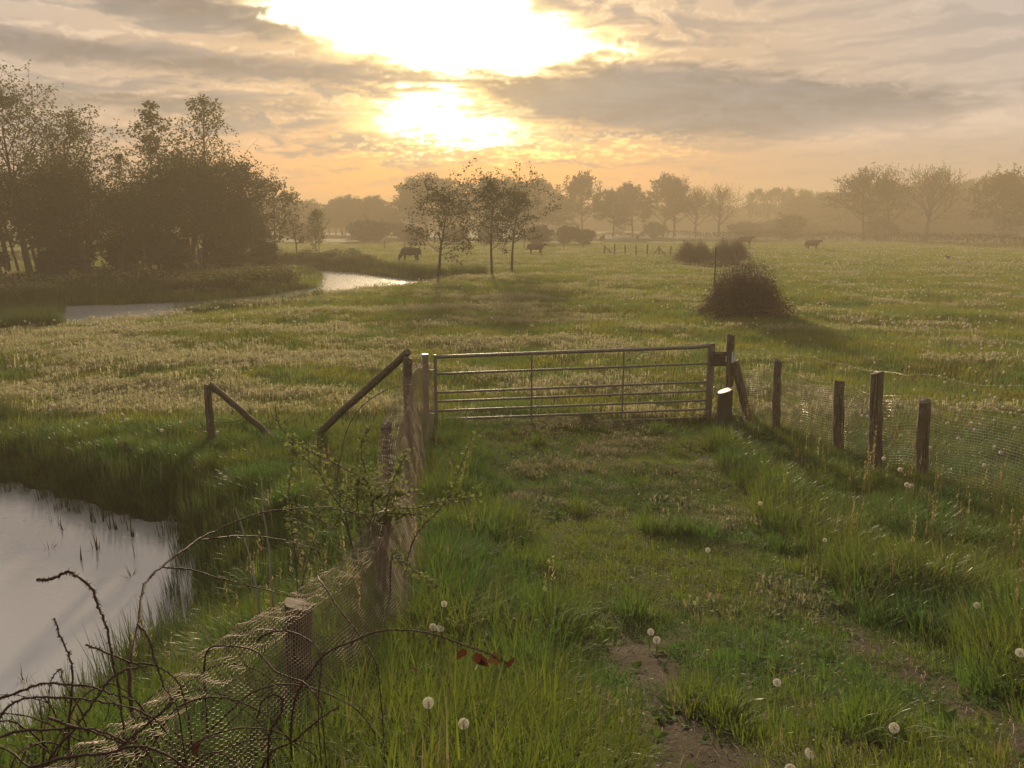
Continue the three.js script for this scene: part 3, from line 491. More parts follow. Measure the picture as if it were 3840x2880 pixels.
function farFence(label, pts, h, r, braces, grpName = 'pasture_fence') {
  const f = group(grpName); tag(f, label, 'fence'); const b = new Build();
  pts.forEach(([x, z], i) => { postAt(f, x, z, ground(x, z) + h * (0.92 + 0.16 * Math.abs(Math.sin(i * 5.1))), r, i * 1.1, [0, 0.03 * Math.sin(i * 7)]); if (i) for (const k of [0.45, 0.85]) b.rod(V(pts[i - 1][0], ground(...pts[i - 1]) + h * k, pts[i - 1][1]), V(x, ground(x, z) + h * k, z), 0.004, 3); });
  for (const [i, dx] of braces) { const [x, z] = pts[i]; logBetween(f, 'brace', V(x + dx, ground(x, z) - 0.05, z + 0.1), V(x + dx * 0.05, ground(x, z) + h * 0.8, z), r * 0.8, i); }
  mesh('wire', b.geo(), M.wire, f);
}
farFence('short run of dark braced posts left of the twin bramble mounds', [[9.63, -81.5], [11.62, -79.5], [12.2, -79.2], [12.8, -79.5], [13.5, -75.1], [14.8, -76.9], [15.4, -76.3]].map(([x, z], i) => [9.65 + i * 0.98, -81.5 + i * 0.85]), 1.1, 0.075, [[0, 1.0], [5, -0.8], [5, 0.9]]);
farFence('hazy post fence behind the slender meadow trees', Array.from({ length: 11 }, (_, i) => [-16 + i * 2.5, -98 - Math.sin(i) * 0.6]), 1.1, 0.06, [[4, 1.3], [4, -1.3]]);
farFence('long pasture fence of thin posts in front of the far hedge', Array.from({ length: 26 }, (_, i) => { const t = i / 25; return [lerp(41, 77, t) + 3 * Math.sin(t * 3), lerp(-166, -101, t)]; }), 1.35, 0.07, []);
{ // hedge and low field margin behind that fence
  const rnd = mulberry(66), b = new Build(), wood = new Build(), gs = () => rnd() + rnd() + rnd() - 1.5, A = [[8, -192], [22, -186], [41, -171], [60, -139], [79, -103], [88, -84]].map(([x, z]) => V(x, 0, z)), line = new THREE.CatmullRomCurve3(A), L = line.getLength();
  for (let s = 0; s < L; s += 0.011) {
    const p = line.getPointAt(s / L), h = (1.25 + 0.5 * n2(s * 0.08, 4) + 0.35 * n2(s * 0.5, 9)) * ss(0, 30, s) + 0.4, y = h * Math.sqrt(rnd()), x = p.x + 2.0 + gs() * 1.5, z = p.z - 1.2 + gs() * 1.5, k = 0.13 * (0.6 + 0.8 * rnd());
    const a = V(gs(), gs(), gs()).normalize().multiplyScalar(k), c = V(gs(), gs(), gs()).normalize().multiplyScalar(k * 0.8), yy = ground(x, z) + y;
    const q = [b.vert(x - a.x, yy - a.y, z - a.z), b.vert(x - c.x, yy - c.y, z - c.z), b.vert(x + a.x, yy + a.y, z + a.z), b.vert(x + c.x, yy + c.y, z + c.z)]; b.quad(...q);
    if (rnd() < 0.05) wood.rod(V(x, ground(x, z) - 0.1, z), V(x + gs() * 0.5, yy + 0.1, z + gs() * 0.3), 0.012, 3);
  }
  const h = group('hedge'); tag(h, 'low dark hedge along the far side of the pasture', 'hedge'); tag(mesh('stems', wood.geo(), M.bark, h), null, null, null, 'stuff'); mesh('foliage', b.geo(true), M2.darkLeaf, h);
}
// ------------------------------------------------------------------ bramble mounds in the pasture
const moundLeaf = leafMat(0.075, 0.04, 0.024, 0.3), moundCane = std({ color: rgb(0.075, 0.04, 0.028), roughness: 0.7 });
function mound(label, x, z, rx, h, n, seed, skew = 0, cone = 0.4) {
  const rnd = mulberry(seed), gs = () => rnd() + rnd() + rnd() - 1.5, c = new Build(), l = new Build(), g = group('bramble_mound', [x, ground(x, z), z]); tag(g, label, 'bush', 'bramble mounds in the pasture');
  for (let i = 0; i < n; i++) {
    const a = rnd() * 6.283, r0 = 0.45 * rx * rnd(), reach = rx * (0.5 + 0.5 * rnd()) * (rnd() < 0.1 ? 1.35 : 1) * (1 + 0.22 * n2(a * 0.8, seed)), top = h * (0.62 + 0.42 * rnd()) * (1 - cone * clamp((reach / rx - 0.5) / 0.5, 0, 1.2)) * (1 - 0.3 * rnd() * rnd()), ox = Math.cos(a) * r0 + skew * 0.2, oz = Math.sin(a) * r0, out = rnd() < 0.75 ? a + gs() * 0.5 : rnd() * 6.28;
    const pts = []; for (let k = 0; k <= 9; k++) { const t = k / 9, y = top * Math.sin(Math.min(1, t * 1.15) * Math.PI * (0.8 + 0.2 * (i % 3) / 2)) ** 0.8; pts.push(V(ox + Math.cos(out) * (reach - r0) * t ** 0.9 + gs() * 0.05 + skew * t * 0.5, Math.max(-0.05, y + gs() * 0.04), oz + Math.sin(out) * (reach - r0) * t ** 0.9 + gs() * 0.05)); }
    c.tube(curve(pts, 12), Array.from({ length: 13 }, (_, k) => 0.009 * (1 - k / 17)), 3, false);
    for (const p of pts.slice(2)) for (let q = 0; q < 4; q++) {
      const s = 0.03 * (0.6 + 0.9 * rnd()), A = V(gs(), gs(), gs()).normalize().multiplyScalar(s), B = V(gs(), gs(), gs()).normalize().multiplyScalar(s * 0.8), X = p.x + gs() * 0.16, Y = Math.max(0, p.y * (0.55 + 0.45 * rnd()) + gs() * 0.1), Z = p.z + gs() * 0.16;
      l.quad(l.vert(X - A.x, Y - A.y, Z - A.z), l.vert(X - B.x, Y - B.y, Z - B.z), l.vert(X + A.x, Y + A.y, Z + A.z), l.vert(X + B.x, Y + B.y, Z + B.z));
    }
  }
  tag(mesh('canes', c.geo(), moundCane, g), null, null, null, 'stuff'); tag(mesh('foliage', l.geo(true), moundLeaf, g), null, null, null, 'stuff');
  return g;
}
{
  const m = mound('nearest bramble mound with wiry arching canes and a bare stake', 7.5, -26.2, 1.75, 2.3, 460, 31, 0.75, 0.72);
  const st = postGeo(2.6, 0.024, 8, 8); const stake = mesh('stake', st, M.wood, m); stake.position.set(-0.55, -0.2, -0.2); stake.rotation.z = 0.02;
  mound('rounded bramble mound, left of the far pair', 14.6, -62.5, 1.8, 2.2, 420, 32);
  mound('rounded bramble mound, right of the far pair', 16.9, -60.5, 1.8, 2.3, 420, 33);
}
// ------------------------------------------------------------------ cattle and bird
function fieldMesh(bones, box, n, k) {
  const mc = new MarchingCubes(n, new THREE.MeshStandardMaterial(), false, false, 60000), [lo, hi] = box; mc.isolation = 0;
  const a = V(0, 0, 0), p = V(0, 0, 0), ba = V(0, 0, 0);
  for (let z = 0; z < n; z++) for (let y = 0; y < n; y++) for (let x = 0; x < n; x++) {
    p.set(lerp(lo, hi, x / n), lerp(lo, hi, y / n), lerp(lo, hi, z / n));
    let d = 1e3;
    for (const [A, B, ra, rb, sq] of bones) { ba.set(B[0] - A[0], B[1] - A[1], B[2] - A[2]); a.set(p.x - A[0], p.y - A[1], (p.z - A[2])); const t = clamp(a.dot(ba) / Math.max(ba.lengthSq(), 1e-9), 0, 1); a.addScaledVector(ba, -t); if (sq) a.z /= sq; const e = a.length() - lerp(ra, rb, t), h = clamp(0.5 + (0.5 * (d - e)) / k, 0, 1); d = lerp(d, e, h) - k * h * (1 - h); }
    mc.field[x + y * n + z * n * n] = -d;
  }
  mc.update();
  const q = mc.count, g = new THREE.BufferGeometry(), s = (hi - lo) / 2, o = (hi + lo) / 2, pos = new Float32Array(q * 3);
  for (let i = 0; i < q * 3; i++) pos[i] = mc.positionArray[i] * s + o;
  g.setAttribute('position', new THREE.BufferAttribute(pos, 3)); g.setAttribute('normal', new THREE.BufferAttribute(mc.normalArray.slice(0, q * 3), 3)); return g;
}
{
  const legs = (lift = 0) => { const o = []; for (const [x, z, hind] of [[0.52, 0.17, 0], [0.46, -0.17, 0], [-0.62, 0.18, 1], [-0.54, -0.18, 1]]) { o.push([[x, 0.7, z], [x + (hind ? 0.07 : 0), 0.4, z], hind ? 0.15 : 0.12, 0.075], [[x + (hind ? 0.07 : 0), 0.4, z], [x - (hind ? 0.02 : 0), 0.06, z], 0.07, 0.055], [[x - (hind ? 0.02 : 0), 0.06, z], [x + 0.05, 0.03, z], 0.06, 0.05]); } return o; };
  const trunk = [[[-0.62, 0.86, 0], [0.05, 0.82, 0], 0.29, 0.31], [[0.05, 0.82, 0], [0.55, 0.86, 0], 0.31, 0.28], [[-0.55, 1.0, 0], [0.5, 1.04, 0], 0.16, 0.17], [[-0.86, 1.02, 0], [-0.92, 0.55, 0], 0.04, 0.05]];
  const upHead = [[[0.6, 0.95, 0], [0.92, 1.12, 0], 0.2, 0.14], [[0.92, 1.14, 0], [1.2, 1.02, 0], 0.125, 0.075], [[0.9, 1.18, 0.1], [0.88, 1.14, 0.26], 0.04, 0.03], [[0.9, 1.18, -0.1], [0.88, 1.14, -0.26], 0.04, 0.03]];
  const lowHead = [[[0.6, 0.85, 0], [0.9, 0.5, 0], 0.2, 0.14], [[0.9, 0.45, 0], [1.04, 0.16, 0], 0.12, 0.08], [[0.84, 0.52, 0.1], [0.8, 0.5, 0.26], 0.04, 0.03], [[0.84, 0.52, -0.1], [0.8, 0.5, -0.26], 0.04, 0.03]];
  const G1 = fieldMesh([...trunk, ...legs(), ...upHead], [-0.25, 1.45].map((v, i) => (i ? 1.32 : -1.12)), 64, 0.09), G2 = fieldMesh([...trunk, ...legs(), ...lowHead], [-1.12, 1.32], 64, 0.09);
  const coat = std({ color: rgb(0.045, 0.026, 0.018), roughness: 0.85 }), brown = std({ color: rgb(0.1, 0.045, 0.026), roughness: 0.85 }), horn = std({ color: rgb(0.3, 0.26, 0.2), roughness: 0.5 });
  const cow = (x, z, turn, low, h, label, mat) => {
    const g = group('cow', [x, ground(x, z), z], turn); g.scale.setScalar(h); mesh('body', low ? G2 : G1, mat, g);
    const [hx, hy] = low ? [0.88, 0.55] : [0.95, 1.22];
    for (const s of [1, -1]) mesh('horn', new Build().tube(curve([[hx, hy, 0.07 * s], [hx + 0.02, hy + 0.02, 0.22 * s], [hx + 0.08, hy + 0.12, 0.34 * s]], 7), [0.03, 0.029, 0.027, 0.024, 0.02, 0.016, 0.011, 0.006], 6).geo(), horn, g);
    return tag(g, label, 'cow', 'cattle in the pasture');
  };
  cow(2.5, -81.5, 0.15, false, 1.0, 'brown cow standing side on, right of the slender meadow trees', brown);
  cow(-8.6, -66, Math.PI - 0.1, true, 1.0, 'dark cow grazing with its head down beyond the stream', coat);
  cow(15.7, -136, -1.4, false, 1.05, 'cow seen end on, left of two above the braced posts', coat);
  cow(23.6, -147, -1.7, false, 1.0, 'cow seen end on, right of two above the braced posts', coat);
  cow(32.7, -109.5, 0.1, false, 1.15, 'dark cow standing side on just right of the bramble mounds', coat);
  cow(37.1, -96.5, -0.75, false, 1.05, 'reddish brown cow turned three quarters away in the open pasture', brown);
  const b = fieldMesh([[[-0.16, 0.2, 0], [0.1, 0.24, 0], 0.11, 0.12], [[-0.2, 0.2, 0], [-0.42, 0.15, 0], 0.06, 0.025], [[0.16, 0.28, 0], [0.24, 0.34, 0], 0.06, 0.045], [[0.24, 0.35, 0], [0.3, 0.34, 0], 0.045, 0.035], [[0.31, 0.34, 0], [0.38, 0.32, 0], 0.02, 0.008], [[0.02, 0.15, 0.05], [0.03, 0.01, 0.05], 0.022, 0.014], [[0.02, 0.15, -0.05], [0.03, 0.01, -0.05], 0.022, 0.014]], [-0.48, 0.48], 48, 0.05);
  const bird = group('bird', [39.3, ground(39.3, -70), -70], Math.PI - 0.3); mesh('body', b, coat, bird); tag(bird, 'dark goose sized bird on the pasture among dandelion clocks', 'bird');
}
// ------------------------------------------------------------------ brambles, shrub and dead stalks by the netting fence
const leafShape = (() => { const b = new Build(); const n = 5, half = []; for (let k = 0; k <= n; k++) { const t = k / n, w = 0.34 * Math.sin(Math.PI * t ** 0.8) + 0.02 * (k & 1); half.push([t, w]); } const row = half.map(([t, w]) => [b.vert(-w, 0.05 * w * 4 - 0.12 * t * t, t), b.vert(0, -0.12 * t * t, t), b.vert(w, 0.05 * w * 4 - 0.12 * t * t, t)]); for (let k = 0; k < n; k++) { b.quad(row[k][0], row[k][1], row[k + 1][1], row[k + 1][0]); b.quad(row[k][1], row[k][2], row[k + 1][2], row[k + 1][1]); } return b.geo(); })();
function leafCluster(list) { return mergeGeometries(list.map(([p, s, rx, ry, rz]) => { const g = leafShape.clone(); g.scale(s, s, s); g.rotateX(rx); g.rotateZ(rz); g.rotateY(ry); g.translate(p.x, p.y, p.z); return g; })); }
function caneGeo(pts, r, seed, thorns = true) {
  const rnd = mulberry(seed), b = new Build(), c = curve(pts, Math.max(14, pts.length * 6)), n = c.length; c.forEach((p, i) => { if (i && i < n - 1) p.add(V((rnd() - 0.5) * r * 0.9, (rnd() - 0.5) * r * 0.9, (rnd() - 0.5) * r * 0.9)); });
  b.tube(c, c.map((_, i) => r * (1 - 0.55 * (i / n)) * (1 + 0.14 * Math.sin(i * 1.9 + seed))), 7);
  if (thorns) for (let i = 1; i < n - 1; i++) for (let q = 0; q < 3; q++) { const p = c[i].clone().lerp(c[i + 1], rnd()), d = V(rnd() - 0.5, rnd() - 0.6, rnd() - 0.5).normalize(), rr = r * (1 - 0.5 * (i / n)); b.tube([p.clone().addScaledVector(d, rr * 0.6), p.clone().addScaledVector(d, rr * 0.9 + 0.0075)], [0.0017, 0.0002], 3, false); }
  return b.geo();
}
{
  const g = group('bramble'), rnd = mulberry(404), gs = () => rnd() + rnd() + rnd() - 1.5; tag(g, 'tangled thorny bramble with bare red brown canes beside the pond', 'bramble');
  const canes = [
    [0.0075, [[-1.36, 2.2, -2.04], [-1.31, 2.21, -2.03], [-1.26, 2.23, -2.03], [-1.23, 2.23, -2.01], [-1.18, 2.19, -2.0], [-1.16, 2.15, -1.98], [-1.13, 2.1, -1.96], [-1.11, 2.03, -1.93], [-1.09, 1.96, -1.91], [-1.07, 1.9, -1.88], [-1.06, 1.82, -1.86], [-1.05, 1.45, -1.84]]],
    [0.0085, [[-1.1, 1.45, -1.98], [-1.13, 1.7, -2.04], [-1.17, 1.86, -2.12], [-1.22, 1.92, -2.3], [-1.28, 1.97, -2.48], [-1.27, 1.98, -2.62], [-1.25, 1.98, -2.76], [-1.24, 1.97, -2.89], [-1.2, 1.96, -3.02], [-1.09, 1.97, -3.15], [-0.98, 1.94, -3.28], [-0.85, 1.9, -3.41]]],
    [0.005, [[-1.26, 1.985, -2.58], [-1.2, 1.95, -2.64], [-1.11, 1.88, -2.71], [-1.0, 1.8, -2.79], [-0.87, 1.72, -2.86]]],
    [0.005, [[-1.24, 1.97, -2.86], [-1.17, 1.91, -3.04], [-1.08, 1.83, -3.21], [-0.98, 1.72, -3.38], [-0.81, 1.56, -3.54]]],
    [0.0055, [[-1.21, 1.5, -1.83], [-1.21, 1.84, -1.86], [-1.21, 2.0, -1.91], [-1.23, 2.04, -1.93], [-1.26, 2.09, -1.95], [-1.28, 2.12, -1.97]]],
    [0.006, [[-1.36, 1.98, -1.79], [-1.3, 1.99, -1.82], [-1.25, 2.0, -1.84], [-1.18, 1.99, -1.85], [-1.14, 1.98, -1.86], [-1.09, 1.95, -1.87], [-1.02, 1.91, -1.88], [-0.95, 1.5, -1.9]]],
    [0.0055, [[-1.36, 1.9, -1.77], [-1.32, 1.96, -1.8], [-1.29, 1.97, -1.82], [-1.24, 1.96, -1.84], [-1.17, 1.95, -1.85], [-1.1, 1.93, -1.86], [-1.02, 1.9, -1.87], [-0.95, 1.82, -1.88], [-0.9, 1.48, -1.9]]],
    [0.006, [[-1.32, 1.94, -1.67], [-1.23, 1.96, -1.7], [-1.16, 1.95, -1.72], [-1.11, 1.94, -1.74], [-1.05, 1.91, -1.75], [-0.99, 1.86, -1.76], [-0.9, 1.5, -1.78]]],
    [0.0055, [[-1.22, 2.02, -2.0], [-1.17, 2.0, -2.0], [-1.09, 1.97, -1.99], [-1.02, 1.96, -1.99], [-0.96, 1.9, -1.99], [-0.94, 1.45, -2.0]]],
    [0.006, [[-1.18, 1.97, -1.74], [-1.11, 1.95, -1.73], [-1.05, 1.94, -1.73], [-0.99, 1.92, -1.72], [-0.93, 1.89, -1.72], [-0.86, 1.52, -1.72]]],
    [0.007, [[-1.2, 1.88, -1.67], [-1.09, 1.91, -1.67], [-1.01, 1.92, -1.67], [-0.91, 1.93, -1.68], [-0.8, 1.8, -1.72], [-0.76, 1.52, -1.75]]],
    [0.006, [[-1.24, 1.5, -1.74], [-1.2, 1.84, -1.76], [-1.15, 1.9, -1.8], [-1.11, 1.96, -1.85], [-1.09, 1.99, -1.88], [-1.07, 1.995, -1.91], [-1.02, 1.99, -1.94]]],
    [0.0055, [[-1.07, 2.08, -2.01], [-1.03, 2.06, -1.98], [-1.0, 2.0, -1.95], [-0.96, 1.94, -1.91], [-0.92, 1.91, -1.88], [-0.9, 1.5, -1.86]]],
    [0.006, [[-0.88, 1.98, -1.79], [-0.93, 1.94, -1.78], [-0.99, 1.89, -1.77], [-1.06, 1.84, -1.76], [-1.1, 1.81, -1.75], [-1.16, 1.52, -1.74]]],
    [0.006, [[-0.71, 1.45, -1.93], [-0.7, 1.71, -1.94], [-0.69, 1.78, -1.95], [-0.66, 1.83, -1.96], [-0.66, 1.87, -1.97], [-0.69, 1.88, -1.97], [-0.72, 1.85, -1.97], [-0.73, 1.81, -1.96]]],
    [0.0065, [[-0.72, 1.5, -1.83], [-0.67, 1.77, -1.85], [-0.59, 1.82, -1.86], [-0.53, 1.87, -1.87], [-0.47, 1.91, -1.88]]],
    [0.0055, [[-1.02, 1.5, -2.28], [-0.99, 1.84, -2.27], [-0.9, 1.88, -2.23], [-0.8, 1.89, -2.18], [-0.72, 1.86, -2.12], [-0.62, 1.85, -2.07], [-0.56, 1.82, -2.01], [-0.54, 1.76, -1.95], [-0.53, 1.48, -1.94]]],
    [0.006, [[-0.7, 1.45, -2.13], [-0.68, 1.74, -2.15], [-0.64, 1.81, -2.17], [-0.59, 1.87, -2.2], [-0.51, 1.9, -2.22], [-0.43, 1.93, -2.23], [-0.35, 1.93, -2.24], [-0.25, 1.91, -2.25], [-0.15, 1.87, -2.25], [-0.09, 1.84, -2.26], [-0.01, 1.8, -2.26]]],
    [0.005, [[-0.83, 1.87, -2.28], [-0.79, 1.91, -2.25], [-0.73, 1.94, -2.22], [-0.66, 1.94, -2.19], [-0.6, 1.92, -2.15], [-0.58, 1.9, -2.11], [-0.58, 1.8, -2.06], [-0.58, 1.46, -2.04]]],
    [0.005, [[-0.71, 1.94, -2.6], [-0.67, 1.95, -2.52], [-0.6, 1.91, -2.43], [-0.5, 1.85, -2.33], [-0.44, 1.82, -2.24], [-0.41, 1.74, -2.15], [-0.4, 1.42, -2.13]]],
  ];
  canes.forEach(([r, p], i) => mesh('cane', caneGeo(p, r * 0.62, 40 + i), M.cane, g));
  const parts = []; for (let i = 0; i < 120; i++) {
    const x = -1.5 + rnd() * 1.05, z = -1.5 - rnd() * 0.85, y0 = ground(x, z), a = rnd() * 6.28, L = 0.25 + rnd() * 0.5, h = 0.1 + rnd() * 0.3 * ss(-0.4, -1.0, x);
    const pts = []; for (let k = 0; k <= 5; k++) { const t = k / 5; pts.push([x + Math.cos(a) * L * t + gs() * 0.02, y0 + h * Math.sin(Math.PI * (0.1 + 0.75 * t)) * 1.2 - 0.03 + gs() * 0.015, z + Math.sin(a) * L * 0.6 * t]); }
    parts.push(caneGeo(pts, 0.0016 + rnd() * 0.002, 900 + i, rnd() < 0.5));
  }
  tag(mesh('cane_tangle', mergeGeometries(parts), M.cane, g), null, null, null, 'stuff');
  const red = leafMat(0.075, 0.022, 0.012, 0.35), rust = leafMat(0.11, 0.06, 0.018, 0.4);
  [[-0.16, 1.86, -2.25, 0.055, 1.9, 0.4], [-0.1, 1.82, -2.26, 0.075, 2.0, 1.0], [-0.12, 1.84, -2.26, 0.07, 1.8, -0.5], [-0.04, 1.83, -2.25, 0.06, 1.7, 2.2], [-0.02, 1.8, -2.26, 0.055, 2.2, 0.2], [-0.3, 1.8, -2.2, 0.04, 2.0, 1.5]].forEach(([x, y, z, s, rx, ry], i) => mesh('leaf', leafCluster([[V(x, y, z), s, rx, ry, 0.3 * i]]), i & 1 ? rust : red, g));
  [[-0.78, 1.78, -1.75, 0.075, 2.2, 0.6], [-0.75, 1.74, -1.74, 0.08, 1.9, -0.4], [-0.84, 1.86, -1.78, 0.05, 1.5, 1.4], [-0.72, 1.7, -1.73, 0.07, 2.4, 2.0]].forEach(([x, y, z, s, rx, ry], i) => mesh('leaf', leafCluster([[V(x, y, z), s, rx, ry, 0.3 * i]]), red, g));
}
{
  const g = group('hawthorn_shrub'), rnd = mulberry(515), gs = () => rnd() + rnd() + rnd() - 1.5; tag(g, 'thin leafy thorn shrub growing through the netting fence', 'shrub');
  const stems = [
    [[-0.92, 0.9, -4.75], [-0.95, 1.3, -4.71], [-1.08, 1.39, -4.69], [-1.16, 1.51, -4.67], [-1.23, 1.66, -4.66], [-1.31, 1.76, -4.64], [-1.36, 1.82, -4.62]],
    [[-1.3, 0.5, -4.35], [-1.34, 1.33, -4.41], [-1.36, 1.42, -4.45], [-1.38, 1.55, -4.5], [-1.37, 1.69, -4.55], [-1.36, 1.8, -4.59], [-1.37, 1.92, -4.64]],
    [[-1.02, 0.9, -4.7], [-1.09, 1.37, -4.72], [-1.14, 1.49, -4.78], [-1.13, 1.7, -4.86], [-1.06, 1.93, -4.94], [-0.96, 2.04, -5.0], [-0.8, 2.12, -5.05], [-0.66, 2.13, -5.09]],
    [[-0.92, 1.1, -4.88], [-0.97, 1.53, -4.86], [-1.07, 1.6, -4.84], [-1.25, 1.71, -4.82], [-1.37, 1.79, -4.79], [-1.5, 1.94, -4.78], [-1.51, 2.07, -4.77]],
    [[-0.92, 1.0, -4.86], [-0.91, 1.42, -4.84], [-0.77, 1.47, -4.75], [-0.6, 1.53, -4.66]],
    [[-0.9, 1.0, -4.82], [-0.86, 1.3, -4.81], [-0.72, 1.35, -4.72], [-0.54, 1.38, -4.63]],
    [[-0.88, 1.05, -4.84], [-0.8, 1.33, -4.82], [-0.62, 1.39, -4.73], [-0.4, 1.47, -4.65], [-0.2, 1.53, -4.55]],
    [[-0.75, 0.8, -4.7], [-0.62, 1.22, -4.7], [-0.43, 1.44, -4.71], [-0.32, 1.7, -4.73], [-0.25, 1.88, -4.73]],
    [[-0.72, 0.9, -4.15], [-0.68, 1.35, -4.11], [-0.63, 1.35, -4.04], [-0.53, 1.31, -3.96], [-0.4, 1.26, -3.88]],
    [[-0.91, 1.0, -4.64], [-0.91, 1.35, -4.62], [-1.11, 1.43, -4.59], [-1.19, 1.45, -4.54], [-1.2, 1.43, -4.48], [-1.11, 1.39, -4.42]],
    [[-1.0, 1.0, -4.66], [-1.09, 1.36, -4.62], [-1.14, 1.33, -4.55], [-1.24, 1.43, -4.5], [-1.29, 1.48, -4.44]],
    [[-0.93, 0.9, -4.9], [-0.95, 1.4, -4.95], [-1.0, 1.75, -4.9], [-0.93, 1.9, -4.92]], [[-0.9, 0.9, -4.8], [-0.8, 1.5, -4.85], [-0.68, 1.75, -4.8]], [[-1.2, 0.5, -4.0], [-1.22, 1.1, -4.1], [-1.15, 1.4, -4.2]], [[-0.98, 0.9, -4.75], [-1.0, 1.45, -4.72], [-0.97, 1.62, -4.66]],
  ];
  const lv = []; stems.forEach((p, i) => {
    mesh('stem', caneGeo(p, 0.0055, 700 + i, false), M.twig, g);
    const c = curve(p.slice(1), 40); for (let k = 0; k < c.length; k++) { if (i === 2 && k > 6) continue; const m = i === 1 || i === 0 || i === 3 ? 4 : 3; if (rnd() < 0.8) for (let q = 0; q < m; q++) lv.push([V(c[k].x + gs() * 0.035, c[k].y + gs() * 0.03, c[k].z + gs() * 0.035), 0.02 + 0.018 * rnd(), gs() * 1.4, rnd() * 6.28, gs()]); }
  });
  for (let i = 0; i < 420; i++) lv.push([V(-0.93 + gs() * 0.22, 1.42 + gs() * 0.2, -4.8 + gs() * 0.16), 0.022 + 0.018 * rnd(), gs() * 1.4, rnd() * 6.28, gs()]);
  tag(mesh('foliage', leafCluster(lv), leafMat(0.16, 0.18, 0.05, 0.55), g), null, null, null, 'stuff');
  for (const [p, label] of [[[[-1.3, 0.4, -3.62], [-1.33, 1.33, -3.7], [-1.38, 1.43, -3.79], [-1.44, 1.55, -3.88], [-1.51, 1.68, -3.97]], 'dead pale stalk leaning left behind the netting fence'], [[[-1.22, 0.5, -3.66], [-1.25, 1.32, -3.69], [-1.29, 1.53, -3.81], [-1.34, 1.72, -3.91], [-1.37, 1.84, -4.01]], 'straighter dead pale stalk behind the netting fence']]) tag(mesh('dead_stalk', caneGeo(p, 0.006, 12, false), std({ color: rgb(0.2, 0.17, 0.13), roughness: 0.8 })), label, 'stalk');
}
// ------------------------------------------------------------------ grass
const dummy = new THREE.Object3D(), tmpC = new THREE.Color();
function clump(seed, n, len, wid, rad, lean, seg = 3, flop = 0.5) {
  const rnd = mulberry(seed), b = new Build();
  for (let i = 0; i < n; i++) {
    const a = rnd() * 6.283, q = rad * Math.sqrt(rnd()), x0 = Math.cos(a) * q, z0 = Math.sin(a) * q, L = len * (0.45 + 0.65 * rnd()), w = wid * (0.7 + 0.5 * rnd()), f = a + (rnd() - 0.5) * 2.2, tilt = lean * (0.15 + rnd()) * (0.4 + q / rad), bend = flop * (0.3 + rnd()), fx = Math.cos(f), fz = Math.sin(f), px = -fz, pz = fx;
    let y = -0.02, r = 0, th = tilt, prev = null;
    for (let k = 0; k <= seg; k++) {
      const t = k / seg, ww = w * (t < 0.3 ? 0.7 + t : 1.0 - (t - 0.3) / 0.7) * 0.5 + 0.0002, X = x0 + fx * r, Z = z0 + fz * r;
      const cur = k === seg ? [b.vert(X, y, Z)] : [b.vert(X + px * ww, y, Z + pz * ww), b.vert(X - px * ww, y, Z - pz * ww)];
      if (prev) cur.length === 2 ? b.quad(prev[0], prev[1], cur[1], cur[0]) : b.tri(prev[0], prev[1], cur[0]);
      prev = cur; const st = L / seg; y += Math.cos(th) * st; r += Math.sin(th) * st; th += bend / seg * (1 + t);
    }
  }
  return b.geo();
}
function scatter(parent, name, geos, mat, list) {   // list: [x, y, z, scale, scaleY, r, g, b, turn, tilt]
  const bins = geos.map(() => []); list.forEach((l, i) => bins[(i * 7 + (i >> 3)) % geos.length].push(l));
  bins.forEach((bin, k) => {
    if (!bin.length) return; const im = shade(new THREE.InstancedMesh(geos[k], mat, bin.length)); im.name = name; im.userData.kind = 'stuff'; parent.add(im);
    bin.forEach(([x, y, z, s, sy, r, g, b, turn, tilt], i) => { dummy.position.set(x, y, z); dummy.rotation.set(tilt ?? 0, turn, 0); dummy.scale.set(s, s * sy, s); dummy.updateMatrix(); im.setMatrixAt(i, dummy.matrix); im.setColorAt(i, tmpC.setRGB(r, g, b)); });
  });
}
const inView = (x, z, m) => { const d = -z; return d > 0.6 && Math.abs(x) < d * 0.72 + m; };
